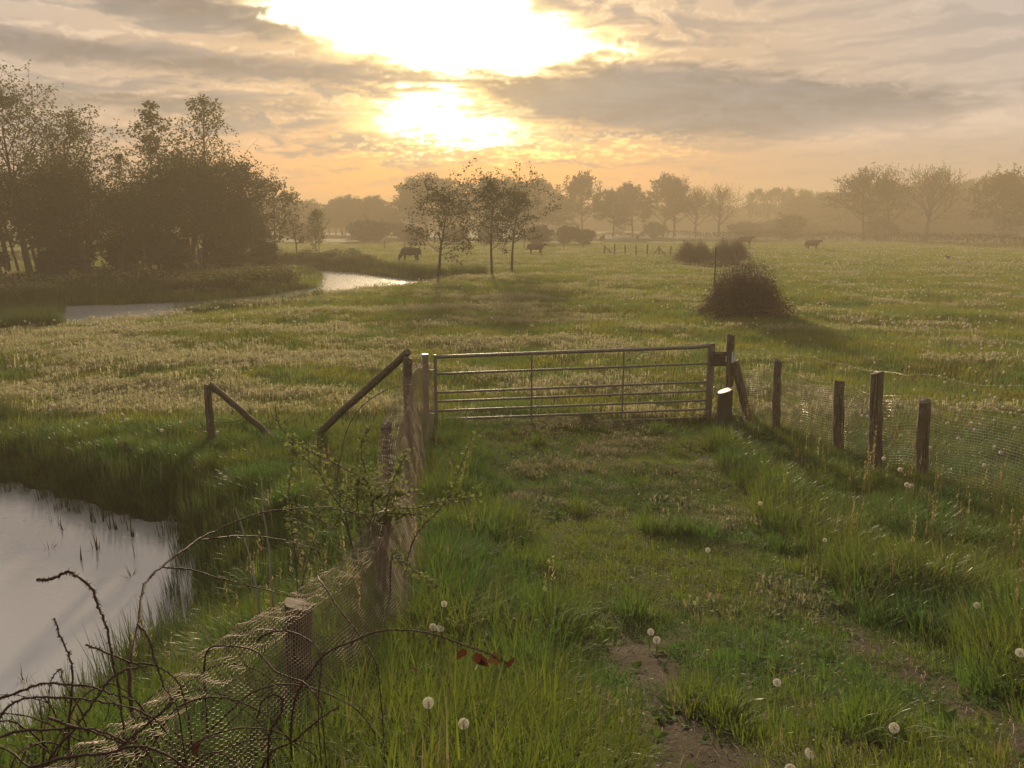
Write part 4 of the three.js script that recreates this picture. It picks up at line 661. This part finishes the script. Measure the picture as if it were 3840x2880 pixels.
{
  const rnd = mulberry(2024), blade = leafMat(1, 1, 1, 0.64, { roughness: 0.85, clearcoat: 0.18, clearcoatRoughness: 0.25 }), matte = leafMat(1, 1, 1, 0.58), gG = group('grass'); tag(gG, 'green meadow grass covering the bank, track and pasture', 'grass', null, 'stuff');
  const tallG = [1, 2, 3, 4].map((s) => clump(s, 20, 0.3, 0.0085, 0.1, 0.3, 5, 0.8)), turfG = [5, 6, 7].map((s) => clump(s, 36, 0.075, 0.004, 0.085, 0.6, 3, 0.9)), midG = [8, 9, 10].map((s) => clump(s, 26, 0.17, 0.009, 0.16, 0.5, 2, 0.7)), farG = [11, 12].map((s) => clump(s, 30, 0.2, 0.022, 0.4, 0.5, 2, 0.6));
  const tall = [], turf = [], mid = [], far = [];
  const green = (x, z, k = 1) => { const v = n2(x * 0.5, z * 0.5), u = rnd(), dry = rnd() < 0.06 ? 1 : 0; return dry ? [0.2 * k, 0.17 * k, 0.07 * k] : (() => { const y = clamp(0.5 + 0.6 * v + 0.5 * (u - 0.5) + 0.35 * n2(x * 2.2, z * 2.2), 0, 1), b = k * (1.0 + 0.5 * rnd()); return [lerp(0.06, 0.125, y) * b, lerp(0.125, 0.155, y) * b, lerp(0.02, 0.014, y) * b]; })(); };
  const hazeGold = (x, z) => { const c = green(x, z, 1.15); return [c[0] * 1.22 + 0.015, c[1] * 1.05, c[2] * 1.6]; };  // field grass tinted golden, the warm haze put into its colour
  const put = (list, x, z, s, sy, c, tilt) => list.push([x, ground(x, z), z, s, sy, ...c, rnd() * 6.283, (rnd() - 0.5) * tilt]);
  // how tall the growth is near the viewer
  const height = (x, z) => { const d = -z, t = track(x, z); let h = (1 - t) * (0.75 + 0.45 * n2(x * 0.8, z * 0.8)); if (d > 12.6) h = 0; h *= ss(13, 11, d); const tus = n2(x * 0.9 + 31, z * 0.9 - 7); if (t > 0.4) h = Math.max(h, ss(0.62, 0.85, tus) * 0.4); if (x > 3.2) h *= lerp(1, 0.42, ss(5, 8, d)); if (x < -0.7 && x > -1.6) h *= 0.7; if (x < -1.2) h *= lerp(0.85, 0.5, ss(7, 10, d)); return h; };
  const near = (d0, d1, dens) => {
    const X = d1 * 0.72 + 2.2, N = Math.floor(2 * X * (d1 - d0) * dens);
    for (let i = 0; i < N; i++) {
      const z = -(d0 + (d1 - d0) * rnd()), x = (rnd() * 2 - 1) * X; if (!inView(x, z, 2)) continue;
      const s = shore(x, z); if (s < 0.02) continue;
      const h = height(x, z), so = soil(x, z);
      if (h > 0.22) { if (rnd() < 0.55 + 0.4 * h) put(tall, x, z, 0.55 + 0.75 * h * (0.7 + 0.5 * rnd()), 1, green(x, z, 0.95), 0.3); }
      else if (rnd() > so * 1.6) put(turf, x, z, 0.75 + 0.7 * rnd() + 2.2 * h, (1 - 0.6 * clamp(so * 2, 0, 1)), green(x, z, 1.05), 0.2);
    }
  };
  near(0.9, 3.5, 340); near(3.5, 7, 260); near(7, 12.6, 190);
  for (let i = 0; i < 60000; i++) {
    const d = 11.5 + 34 * rnd() ** 1.15, z = -d, x = (rnd() * 2 - 1) * (d * 0.72 + 4), s = shore(x, z); if (s < 0.05 || (d < 12.7 && x > -1.6 && x < 4)) continue;
    const v = n2(x * 0.13, z * 0.2), lush = s < 3 && shore(x, z - 0.8) < s ? -0.9 * ss(3, 0.6, s) : ss(2.2, 0.2, s); put(mid, x, z, (0.75 + 0.5 * rnd()) * (1 + 0.5 * lush + 0.25 * v) * (1 + d / 60), 1, hazeGold(x, z), 0.2);
  }
  for (let i = 0; i < 60000; i++) {
    const d = 42 + 90 * rnd() ** 1.3, z = -d, x = (rnd() * 2 - 1) * (d * 0.72 + 5), s = shore(x, z); if (s < 0.1) continue;
    put(far, x, z, (0.8 + 0.5 * rnd()) * (1 + 0.25 * n2(x * 0.08, z * 0.1)) * (s < 3 && shore(x, z - 0.8) < s ? 0.55 : 1 + 0.8 * ss(2.5, 0.3, s)), 1, hazeGold(x, z), 0.15);
  }
  scatter(gG, 'tall_blades', tallG, blade, tall); scatter(gG, 'turf_blades', turfG, blade, turf); scatter(gG, 'meadow_blades', midG, matte, mid); scatter(gG, 'far_blades', farG, matte, far);
  console.log('grass', tall.length, turf.length, mid.length, far.length);

  // pale flowering weeds standing above the sward in drifts
  const weed = (seed, n, h, rad, q) => { const r = mulberry(seed), b = new Build(), gs = () => r() + r() + r() - 1.5; for (let i = 0; i < n; i++) { const a = r() * 6.28, d = rad * Math.sqrt(r()), x = Math.cos(a) * d, z = Math.sin(a) * d, H = h * (0.6 + 0.5 * r()), w = 0.0006 + q * 0.03; b.quad(b.vert(x - w, 0, z), b.vert(x + w, 0, z), b.vert(x + w + gs() * 0.02, H, z + gs() * 0.02), b.vert(x - w, H, z)); for (let k = 0; k < 9; k++) { const X = x + gs() * 0.05, Y = H * (0.86 + 0.2 * r()), Z = z + gs() * 0.05, s = q * (0.6 + 0.8 * r()), A = V(gs(), gs(), gs()).normalize().multiplyScalar(s), B = V(gs(), gs(), gs()).normalize().multiplyScalar(s * 0.7); b.quad(b.vert(X - A.x, Y - A.y, Z - A.z), b.vert(X - B.x, Y - B.y, Z - B.z), b.vert(X + A.x, Y + A.y, Z + A.z), b.vert(X + B.x, Y + B.y, Z + B.z)); } } return b.geo(true); };
  const wN = [21, 22].map((s) => weed(s, 5, 0.065, 0.16, 0.0042)), wM = [23, 24].map((s) => weed(s, 12, 0.19, 0.24, 0.0085)), wF = [25].map((s) => weed(s, 16, 0.22, 0.55, 0.016)), near2 = [], mid2 = [], far2 = [];
  const pale = (k = 1) => { const u = rnd(); return [(0.29 + 0.12 * u) * k, (0.265 + 0.1 * u) * k, (0.15 + 0.07 * u) * k]; };
  const drift = (x, z) => fbm(x * 0.1 + 3, z * 0.24 + 8, 3) + 0.22 * n2(x * 0.5, z * 0.9) + 0.2 * ss(7, -2, x) * ss(60, 20, -z) - 0.16 * ss(2, 14, x);
  for (let i = 0; i < 60000; i++) { const d = 12.5 + 36 * rnd() ** 1.1, z = -d, x = (rnd() * 2 - 1) * (d * 0.72 + 4), s = shore(x, z); if (s < 0.8 || drift(x, z) < -0.02 + 0.85 * rnd()) continue; put(mid2, x, z, (0.55 + 0.5 * rnd()) * (1 + d / 90), 1, pale(), 0.2); }
  for (let i = 0; i < 40000; i++) { const d = 44 + 90 * rnd() ** 1.3, z = -d, x = (rnd() * 2 - 1) * (d * 0.72 + 5), s = shore(x, z); if (s < 1 || drift(x, z) < 0.0 + 0.8 * rnd()) continue; put(far2, x, z, 0.7 + 0.6 * rnd(), 1, pale(), 0.2); }
  for (let i = 0; i < 14000; i++) { const d = 1.4 + 11 * rnd(), z = -d, x = -1 + 5 * rnd(); const k = -0.05 + fbm(x * 0.5 + 40, z * 0.5, 3) + 0.35 * ss(7, 10.5, d) * ss(0.4, -0.4, Math.abs(x - 1.4) - 1.2); if (track(x, z) < 0.35 || soil(x, z) > 0.35 || k < 0.12 + 0.5 * rnd()) continue; put(near2, x, z, 0.6 + 0.6 * rnd(), 1, pale(0.55), 0.3); }
  const wG = group('flowering_weeds'); tag(wG, 'pale flowering weeds in drifts over the pasture', 'weeds', null, 'stuff');
  scatter(wG, 'near_weeds', wN, matte, near2); scatter(wG, 'meadow_weeds', wM, matte, mid2); scatter(wG, 'far_weeds', wF, matte, far2);
  console.log('weeds', near2.length, mid2.length, far2.length);

  // broad leaved weeds and old stalks among the grass
  const rosette = (seed, n, len) => { const r = mulberry(seed), l = []; for (let i = 0; i < n; i++) l.push([V(0, 0.01, 0), len * (0.6 + 0.6 * r()), -0.25 - 0.75 * r(), (i / n) * 6.28 + r(), (r() - 0.5) * 0.5]); return leafCluster(l); };
  const rosG = [[71, 7, 0.045], [72, 9, 0.035], [73, 6, 0.06]].map((a) => rosette(...a)), ros = [], stalks = [], stalkG = [81, 82].map((q) => { const r = mulberry(q), b = new Build(); for (let k = 0; k < 3; k++) { const x = (r() - 0.5) * 0.05, z = (r() - 0.5) * 0.05, H = 0.35 + 0.25 * r(), lx = (r() - 0.5) * 0.12; b.tube(curve([[x, 0, z], [x + lx * 0.4, H * 0.6, z], [x + lx, H, z]], 5), 0.0012, 3, false); for (let m = 0; m < 9; m++) { const t = 0.78 + 0.24 * r(), X = x + lx * t, Y = H * t; b.tri(b.vert(X, Y, z), b.vert(X + (r() - 0.5) * 0.03, Y + 0.012 + 0.02 * r(), z + (r() - 0.5) * 0.03), b.vert(X + (r() - 0.5) * 0.012, Y + 0.006, z + (r() - 0.5) * 0.02)); } } return b.geo(true); });
  for (let i = 0; i < 5200; i++) { const d = 1.3 + 11 * rnd() ** 1.2, z = -d, x = -2.4 + 7 * rnd(); if (!inView(x, z, 1) || shore(x, z) < 0.4 || fbm(x * 0.8 + 70, z * 0.8, 3) < -0.1 + 0.5 * rnd()) continue; const u = rnd(); ros.push([x, ground(x, z) + 0.02 * (1 - track(x, z)) * 4, z, 0.55 + 0.7 * rnd(), 1, 0.06 + 0.05 * u, 0.11 + 0.05 * u, 0.02, rnd() * 6.28, 0]); }
  for (let i = 0; i < 620; i++) { const d = 3.2 + 9 * rnd(), z = -d, x = -2.6 + 8 * rnd(); if (!inView(x, z, 1) || shore(x, z) < 0.2 || track(x, z) > 0.35 || n2(x * 0.7 + 9, z * 0.7) < 0.1) continue; stalks.push([x, ground(x, z), z, 0.7 + 0.6 * rnd(), 1, 0.3 + 0.1 * rnd(), 0.25 + 0.08 * rnd(), 0.14, rnd() * 6.28, (rnd() - 0.5) * 0.3]); }
  scatter(wG, 'broad_leaves', rosG, matte, ros); scatter(wG, 'old_stalks', stalkG, matte, stalks); console.log('broad', ros.length, stalks.length);

  // reeds along the water
  const reedG = [31, 32, 33].map((s) => clump(s, 12, 0.62, 0.009, 0.12, 0.16, 4, 0.35)), reed = [];
  for (let i = 0; i < 130000; i++) { const d = 3.5 + 66 * rnd() ** 1.2, z = -d, x = -d * 0.75 + rnd() * (d * 0.75 + 2), s = shore(x, z), lim = d < 12 ? 0.45 : 1.6, inlet = d > 15 && (x < -0.565 * d - 0.6 || (d > 28 && x > -0.44 * d && x < -0.245 * d)); if (s > lim || s < (inlet ? -3.5 : -0.28) || rnd() > (d < 12 ? 0.28 : 0.85) || (d > 15 && !inlet && shore(x, z - 0.7) < s)) continue; reed.push([x, Math.max(WATER_Y - 0.05, ground(x, z)), z, (0.6 + 0.6 * rnd()) * (d > 20 ? (inlet ? (x < -0.565 * d ? 1.25 : 0.6) : 1.3) : 0.85) * (s < 0 ? 0.6 : 1), 1, 0.05 + 0.02 * rnd(), 0.072 + 0.02 * rnd(), 0.02, rnd() * 6.28, (rnd() - 0.5) * 0.2]); }
  const rG = group('reeds'); tag(rG, 'dark reeds fringing the pond and the stream', 'reeds', null, 'stuff'); scatter(rG, 'reed_blades', reedG, matte, reed); console.log('reeds', reed.length);
  // low leafy scrub on the stream banks below the copse
  const scr = [], scG = [41, 42].map((s) => { const r = mulberry(s), b = new Build(), gs = () => r() + r() + r() - 1.5; for (let i = 0; i < 160; i++) { const X = gs() * 0.5, Y = 0.55 * r(), Z = gs() * 0.5, q = 0.06 * (0.6 + 0.8 * r()), A = V(gs(), gs(), gs()).normalize().multiplyScalar(q), B = V(gs(), gs(), gs()).normalize().multiplyScalar(q * 0.7); b.quad(b.vert(X - A.x, Y - A.y, Z - A.z), b.vert(X - B.x, Y - B.y, Z - B.z), b.vert(X + A.x, Y + A.y, Z + A.z), b.vert(X + B.x, Y + B.y, Z + B.z)); } return b.geo(true); });
  for (let i = 0; i < 9000; i++) { const d = 26 + 60 * rnd(), z = -d, x = -d * 0.75 + rnd() * d * 0.8, s = shore(x, z); const inCopse = x < -12.5 && d > 36 && d < 78 && x > -0.75 * d; if (s < 0.6) continue; if (!(s < (x > -9 ? 1.2 : 3.0) && d > 36) && !(inCopse && rnd() < 0.06)) continue; if (d < 34 || shore(x, z - 1) < s) continue; scr.push([x, ground(x, z), z, (0.7 + 0.9 * rnd()) * (x > -10 ? 0.6 : 1), 1, 0.05 + 0.03 * rnd(), 0.055 + 0.02 * rnd(), 0.02, rnd() * 6.28, 0]); }
  const sG = group('undergrowth'); tag(sG, 'dark low undergrowth on the stream bank below the copse', 'undergrowth', null, 'stuff'); scatter(sG, 'leafy_scrub', scG, matte, scr);

  // single shoots standing in the pond
  const sh = [[-5.84, -9.18], [-5.67, -9.05], [-5.54, -8.92], [-4.85, -8.05], [-4.87, -8.38], [-4.81, -8.33], [-5.17, -9.18], [-4.97, -8.95], [-5.32, -9.18], [-5.25, -9.15], [-4.9, -9.12], [-4.73, -8.9], [-4.57, -8.68], [-4.87, -8.9], [-4.28, -8.14], [-5.81, -9.54]], shoots = [51, 52, 53].map((s) => clump(s, 3, 0.3, 0.014, 0.015, 0.12, 4, 0.3)), shootMat = leafMat(0.05, 0.055, 0.02, 0.3);
  byAngle(sh).map(([x, z]) => [x * 0.946, z * 0.946]).forEach(([x, z], i) => { const m = mesh('reed_shoot', shoots[i % 3], shootMat); m.position.set(x, WATER_Y - 0.03, z); m.rotation.y = i * 1.9; m.scale.setScalar(0.7 + 0.5 * Math.abs(Math.sin(i * 3.3))); tag(m, 'dark reed shoot standing in open pond water, ' + ORD[i] + ' from the left', 'reed', 'reed shoots in the pond'); });
  [[-5.38, -8.35, 'small floating grass tuft in the pond near the reed shoots'], [-4.07, -7.62, 'floating grass tuft in the pond close to its right bank'], [-4.04, -5.71, 'floating grass tuft in the pond just above the bramble']].forEach(([x, z, label], i) => { const m = mesh('floating_tuft', clump(60 + i, 9, 0.17, 0.008, 0.03, 1.0, 4, 0.5), shootMat); m.position.set(x * 0.946, WATER_Y, z * 0.946); tag(m, label, 'grass tuft'); });
}
{ // crumbs of soil, pebbles and dead straw on the bare track
  const rnd = mulberry(333), clods = [], straws = [], g = group('soil_litter'); tag(g, 'crumbs of soil, pebbles and dead straw on the bare track', 'litter', null, 'stuff');
  const clod = [1, 2].map((q) => { const a = new THREE.IcosahedronGeometry(0.008, 1), p = a.attributes.position; for (let i = 0; i < p.count; i++) { const k = 0.75 + 0.45 * n3(p.getX(i) * 120 + q * 9, p.getY(i) * 120, p.getZ(i) * 120); p.setXYZ(i, p.getX(i) * k, p.getY(i) * k * 0.65, p.getZ(i) * k); } a.computeVertexNormals(); return a; });
  const st = [4, 5, 6].map((q) => { const r = mulberry(q), b = new Build(); b.tube(curve([[-0.04, 0.003, 0], [-0.01, 0.006 + 0.006 * r(), 0.006 * r()], [0.05, 0.003, -0.008 * r()]], 6), 0.0011, 4); return b.geo(); });
  for (let i = 0; i < 40000; i++) { const d = 1.2 + 6 * rnd() ** 1.3, z = -d, x = 0.1 + 2.9 * rnd(), s = soil(x, z); if (s < 0.06) continue; const y = ground(x, z); if (rnd() < 0.22) clods.push([x, y + 0.001, z, 0.3 + 1.1 * rnd() ** 3, 1, 0.06 + 0.05 * rnd(), 0.046 + 0.035 * rnd(), 0.034 + 0.025 * rnd(), rnd() * 6, 0]); else if (rnd() < 0.06) straws.push([x, y + 0.002, z, 0.3 + 0.5 * rnd(), 1, 0.2 + 0.14 * rnd(), 0.16 + 0.1 * rnd(), 0.085 + 0.05 * rnd(), rnd() * 6, 0]); }
  for (let i = 0; i < 5000; i++) { const d = 1.4 + 10 * rnd(), z = -d, x = -0.6 + 3.6 * rnd(); if (track(x, z) < 0.4) continue; straws.push([x, ground(x, z) + 0.01 + 0.02 * rnd(), z, 0.4 + 0.6 * rnd(), 1, 0.2 + 0.14 * rnd(), 0.16 + 0.1 * rnd(), 0.085 + 0.05 * rnd(), rnd() * 6, 0]); }
  scatter(g, 'crumb', clod, std({ color: rgb(1, 1, 1), roughness: 0.9 }), clods); scatter(g, 'straw', st, std({ color: rgb(1, 1, 1), roughness: 0.7 }), straws); console.log('litter', clods.length, straws.length);
}
{ // rain drops caught on the blades
  const rnd = mulberry(1212), drops = [], g = group('rain_drops'); tag(g, 'rain drops glinting on the grass beside the track', 'rain drops', null, 'stuff');
  for (let i = 0; i < 9000; i++) { const d = 1.4 + 9 * rnd(), z = -d, x = -1.2 + (d * 0.7 + 1.2) * rnd() * 1.0, t = track(x, z); if (shore(x, z) < 0.3) continue; drops.push([x, ground(x, z) + (t > 0.5 ? 0.015 + 0.06 * rnd() : 0.05 + 0.22 * rnd()), z, 0.6 + 0.8 * rnd(), 1, 1, 1, 1, 0, 0]); }
  scatter(g, 'drop', [new THREE.IcosahedronGeometry(0.0021, 1)], phys({ color: rgb(0.3, 0.3, 0.28), roughness: 0.12, ior: 1.6 }), drops);
}
// ------------------------------------------------------------------ dandelion clocks
{
  const rnd = mulberry(909), stemG = (h) => new Build().tube(curve([[0, 0, 0], [0.006, h * 0.5, 0.004], [0, h, 0]], 6), [0.0028, 0.0026, 0.0025, 0.0024, 0.0023, 0.0023, 0.0022], 5).geo();
  const fine = (() => { const b = new Build(), n = 85; for (let i = 0; i < n; i++) { const y = 1 - (2 * (i + 0.5)) / n, r = Math.sqrt(1 - y * y), a = i * 2.39996, d = V(Math.cos(a) * r, y, Math.sin(a) * r), e = d.clone().multiplyScalar(0.021); b.tube([d.clone().multiplyScalar(0.004), d.clone().multiplyScalar(0.015)], [0.00025, 0.0002], 3, false); const u = V(d.y, d.z, d.x).cross(d).normalize(), v = d.clone().cross(u); const o = d.clone().multiplyScalar(0.0148); for (let k = 0; k < 6; k++) { const q = (k / 6) * 6.283 + i, t = e.clone().addScaledVector(u, Math.cos(q) * 0.0055).addScaledVector(v, Math.sin(q) * 0.0055), t2 = e.clone().addScaledVector(u, Math.cos(q + 0.2) * 0.0055).addScaledVector(v, Math.sin(q + 0.2) * 0.0055); b.tri(b.vert(o.x, o.y, o.z), b.vert(t.x, t.y, t.z), b.vert(t2.x, t2.y, t2.z)); } } return b.geo(true); })();
  const half = (() => { const a = fine.attributes.position, keep = []; for (let i = 0; i < a.count; i += 3) { const x = a.getX(i + 1), y = a.getY(i + 1), z = a.getZ(i + 1); if (x * 0.6 + y * 0.5 + z * 0.62 + 0.01 * n3(x * 90, y * 90, z * 90) < 0.004) for (let k = 0; k < 3; k++) keep.push(a.getX(i + k), a.getY(i + k), a.getZ(i + k)); } const g = new THREE.BufferGeometry(); g.setAttribute('position', new THREE.Float32BufferAttribute(keep, 3)); g.setAttribute('uv', new THREE.Float32BufferAttribute(new Float32Array((keep.length / 3) * 2), 2)); g.computeVertexNormals(); return g; })();
  let nth = 0;
  const core = new THREE.SphereGeometry(0.0048, 8, 6), coarse = (() => { const b = new Build(), n = 60; for (let i = 0; i < n; i++) { const y = 1 - (2 * (i + 0.5)) / n, r = Math.sqrt(1 - y * y), a = i * 2.39996, d = V(Math.cos(a) * r, y, Math.sin(a) * r), u = V(d.y, d.z, d.x).cross(d).normalize(), v = d.clone().cross(u), o = d.clone().multiplyScalar(0.006); for (let k = 0; k < 3; k++) { const q = (k / 3) * 6.283 + i, e = d.clone().multiplyScalar(0.022), t = e.clone().addScaledVector(u, Math.cos(q) * 0.006).addScaledVector(v, Math.sin(q) * 0.006), t2 = e.clone().addScaledVector(u, Math.cos(q + 1) * 0.006).addScaledVector(v, Math.sin(q + 1) * 0.006); b.tri(b.vert(o.x, o.y, o.z), b.vert(t.x, t.y, t.z), b.vert(t2.x, t2.y, t2.z)); } } return b.geo(true); })();
  const fluff = leafMat(0.62, 0.58, 0.52, 0.65), stemM = leafMat(0.2, 0.18, 0.08, 0.3), coreM = std({ color: rgb(0.12, 0.08, 0.05), roughness: 0.9 }), unit = stemG(1), plain = new Build().rod(V(0, 0, 0), V(0, 1, 0), 0.0024, 3).geo();
  const add = (x, z, hh, label, grp, near, size = 1) => {
    const g = group('dandelion_clock', [x, ground(x, z), z], rnd() * 6.28); tag(g, label, 'dandelion', grp); g.rotation.x = (rnd() - 0.5) * 0.25;
    const s = mesh('stem', near ? unit : plain, stemM, g); s.scale.set(1, hh, 1); const h = mesh('seed_head', near ? (nth++ % 4 === 2 ? half : fine) : coarse, fluff, g); h.position.y = hh + 0.004; h.scale.setScalar(size * (near ? 0.78 + 0.22 * rnd() : 0.85 + 0.3 * rnd()));
    if (near) mesh('core', core, coreM, h);
  };
  [[-0.37, -3.89, 0.32, 'dandelion clock high in the tall grass right of the netting, farthest of five'], [-0.4, -3.58, 0.3, 'left of two dandelion clocks touching in the tall grass by the netting'], [-0.36, -3.55, 0.3, 'right of two dandelion clocks touching in the tall grass by the netting'], [-0.27, -2.2, 0.36, 'big dandelion clock in the front tall grass, left of a pair'], [-0.15, -2.13, 0.33, 'big dandelion clock in the front tall grass, right of a pair'], [1.15, -3.0, 0.2, 'round dandelion clock standing alone in the middle of the track'], [0.99, -2.23, 0.18, 'round dandelion clock at the bottom edge on the track'], [1.43, -2.55, 0.16, 'ragged dandelion clock low on the right of the track'], [2.85, -4.33, 0.25, 'dandelion clock against the tall grass at the right edge'], [1.56, -5.74, 0.18, 'dandelion clock halfway down the track to the gate'], [0.92, -2.24, 0.14, 'half blown dandelion clock beside the round one at the bottom edge'], [1.22, -2.21, 0.12, 'small dandelion clock at the bottom edge right of the round one'], [2.37, -3.26, 0.3, 'dandelion clock cut by the right edge of the picture'], [0.81, -4.11, 0.12, 'upper dandelion clock of a low cluster left on the track'], [0.82, -3.97, 0.1, 'lower dandelion clock of a low cluster left on the track'], [2.4, -7.03, 0.2, 'dandelion clock on the track below the mesh fence'], [2.59, -5.94, 0.22, 'dandelion clock at the foot of the grass below the mesh fence'], [-0.15, -11.2, 0.3, 'left of two dandelion clocks in front of the gate bars'], [-0.02, -11.3, 0.32, 'right of two dandelion clocks in front of the gate bars'], [-4.9, -11.0, 0.25, 'dandelion clock just left of the broken fence post'], [-2.9, -11.9, 0.28, 'dandelion clock between the broken fence post and the netting fence']].forEach(([x, z, h, l]) => add(x, z, h, l, 'dandelion clocks near the track', true));
  const spots = [];
  const dens = (x, z) => { const d = -z, c = fbm(x * 0.12 + 50, z * 0.12, 3); if (x > 3.9 + 0.02 * d && d > 6.5) return (0.16 + 0.9 * ss(0.0, 0.5, c)) * (d < 24 ? 1.1 : d < 50 ? 1.1 : 2.8) * ss(0.02, 0.25, (x - 2) / d); if (x < -2.6 && d > 10.4 && d < 36) return (d > 21 ? 1.3 : 0.28) * ss(-0.1, 0.4, c + 0.15) * ss(-0.2, -0.4, x / d + 0.05); if (d > 36 && d < 50 && x < 2) return 0.7 * ss(0.1, 0.4, c); return d > 14 ? 0.05 : 0; };
  for (let i = 0; i < 26000 && spots.length < 3000; i++) { const d = 6 + 100 * rnd() ** 1.25, z = -d, x = (rnd() * 2 - 1) * (d * 0.71 + 0.5); if (shore(x, z) < 0.8 || rnd() > dens(x, z) * 0.42) continue; spots.push([x, z, 0.16 + 0.16 * rnd()]); }
  spots.sort((a, b) => b[1] - a[1]);
  spots.slice(0, 275).forEach(([x, z, h]) => x > 2 ? add(x, z, h, 'small white dandelion clock in the pasture beyond the mesh fence', 'dandelion clocks in the right pasture', false) : add(x, z, h, 'small white dandelion clock in the meadow beyond the pond', 'dandelion clocks in the left meadow', false));
  const rest = spots.slice(275), all = group('dandelion_clocks'); tag(all, 'white speckle of countless dandelion clocks far across the pasture', 'dandelions', null, 'stuff');
  scatter(all, 'seed_heads', [coarse], leafMat(0.66, 0.62, 0.55, 0.65), rest.map(([x, z, h]) => [x, ground(x, z) + h, z, 1.1 + Math.min(0.7, -z / 110), 1, 1, 1, 1, rnd() * 6, 0]));
  console.log('dandelions', spots.length);
}
renderer.render(scene, camera);
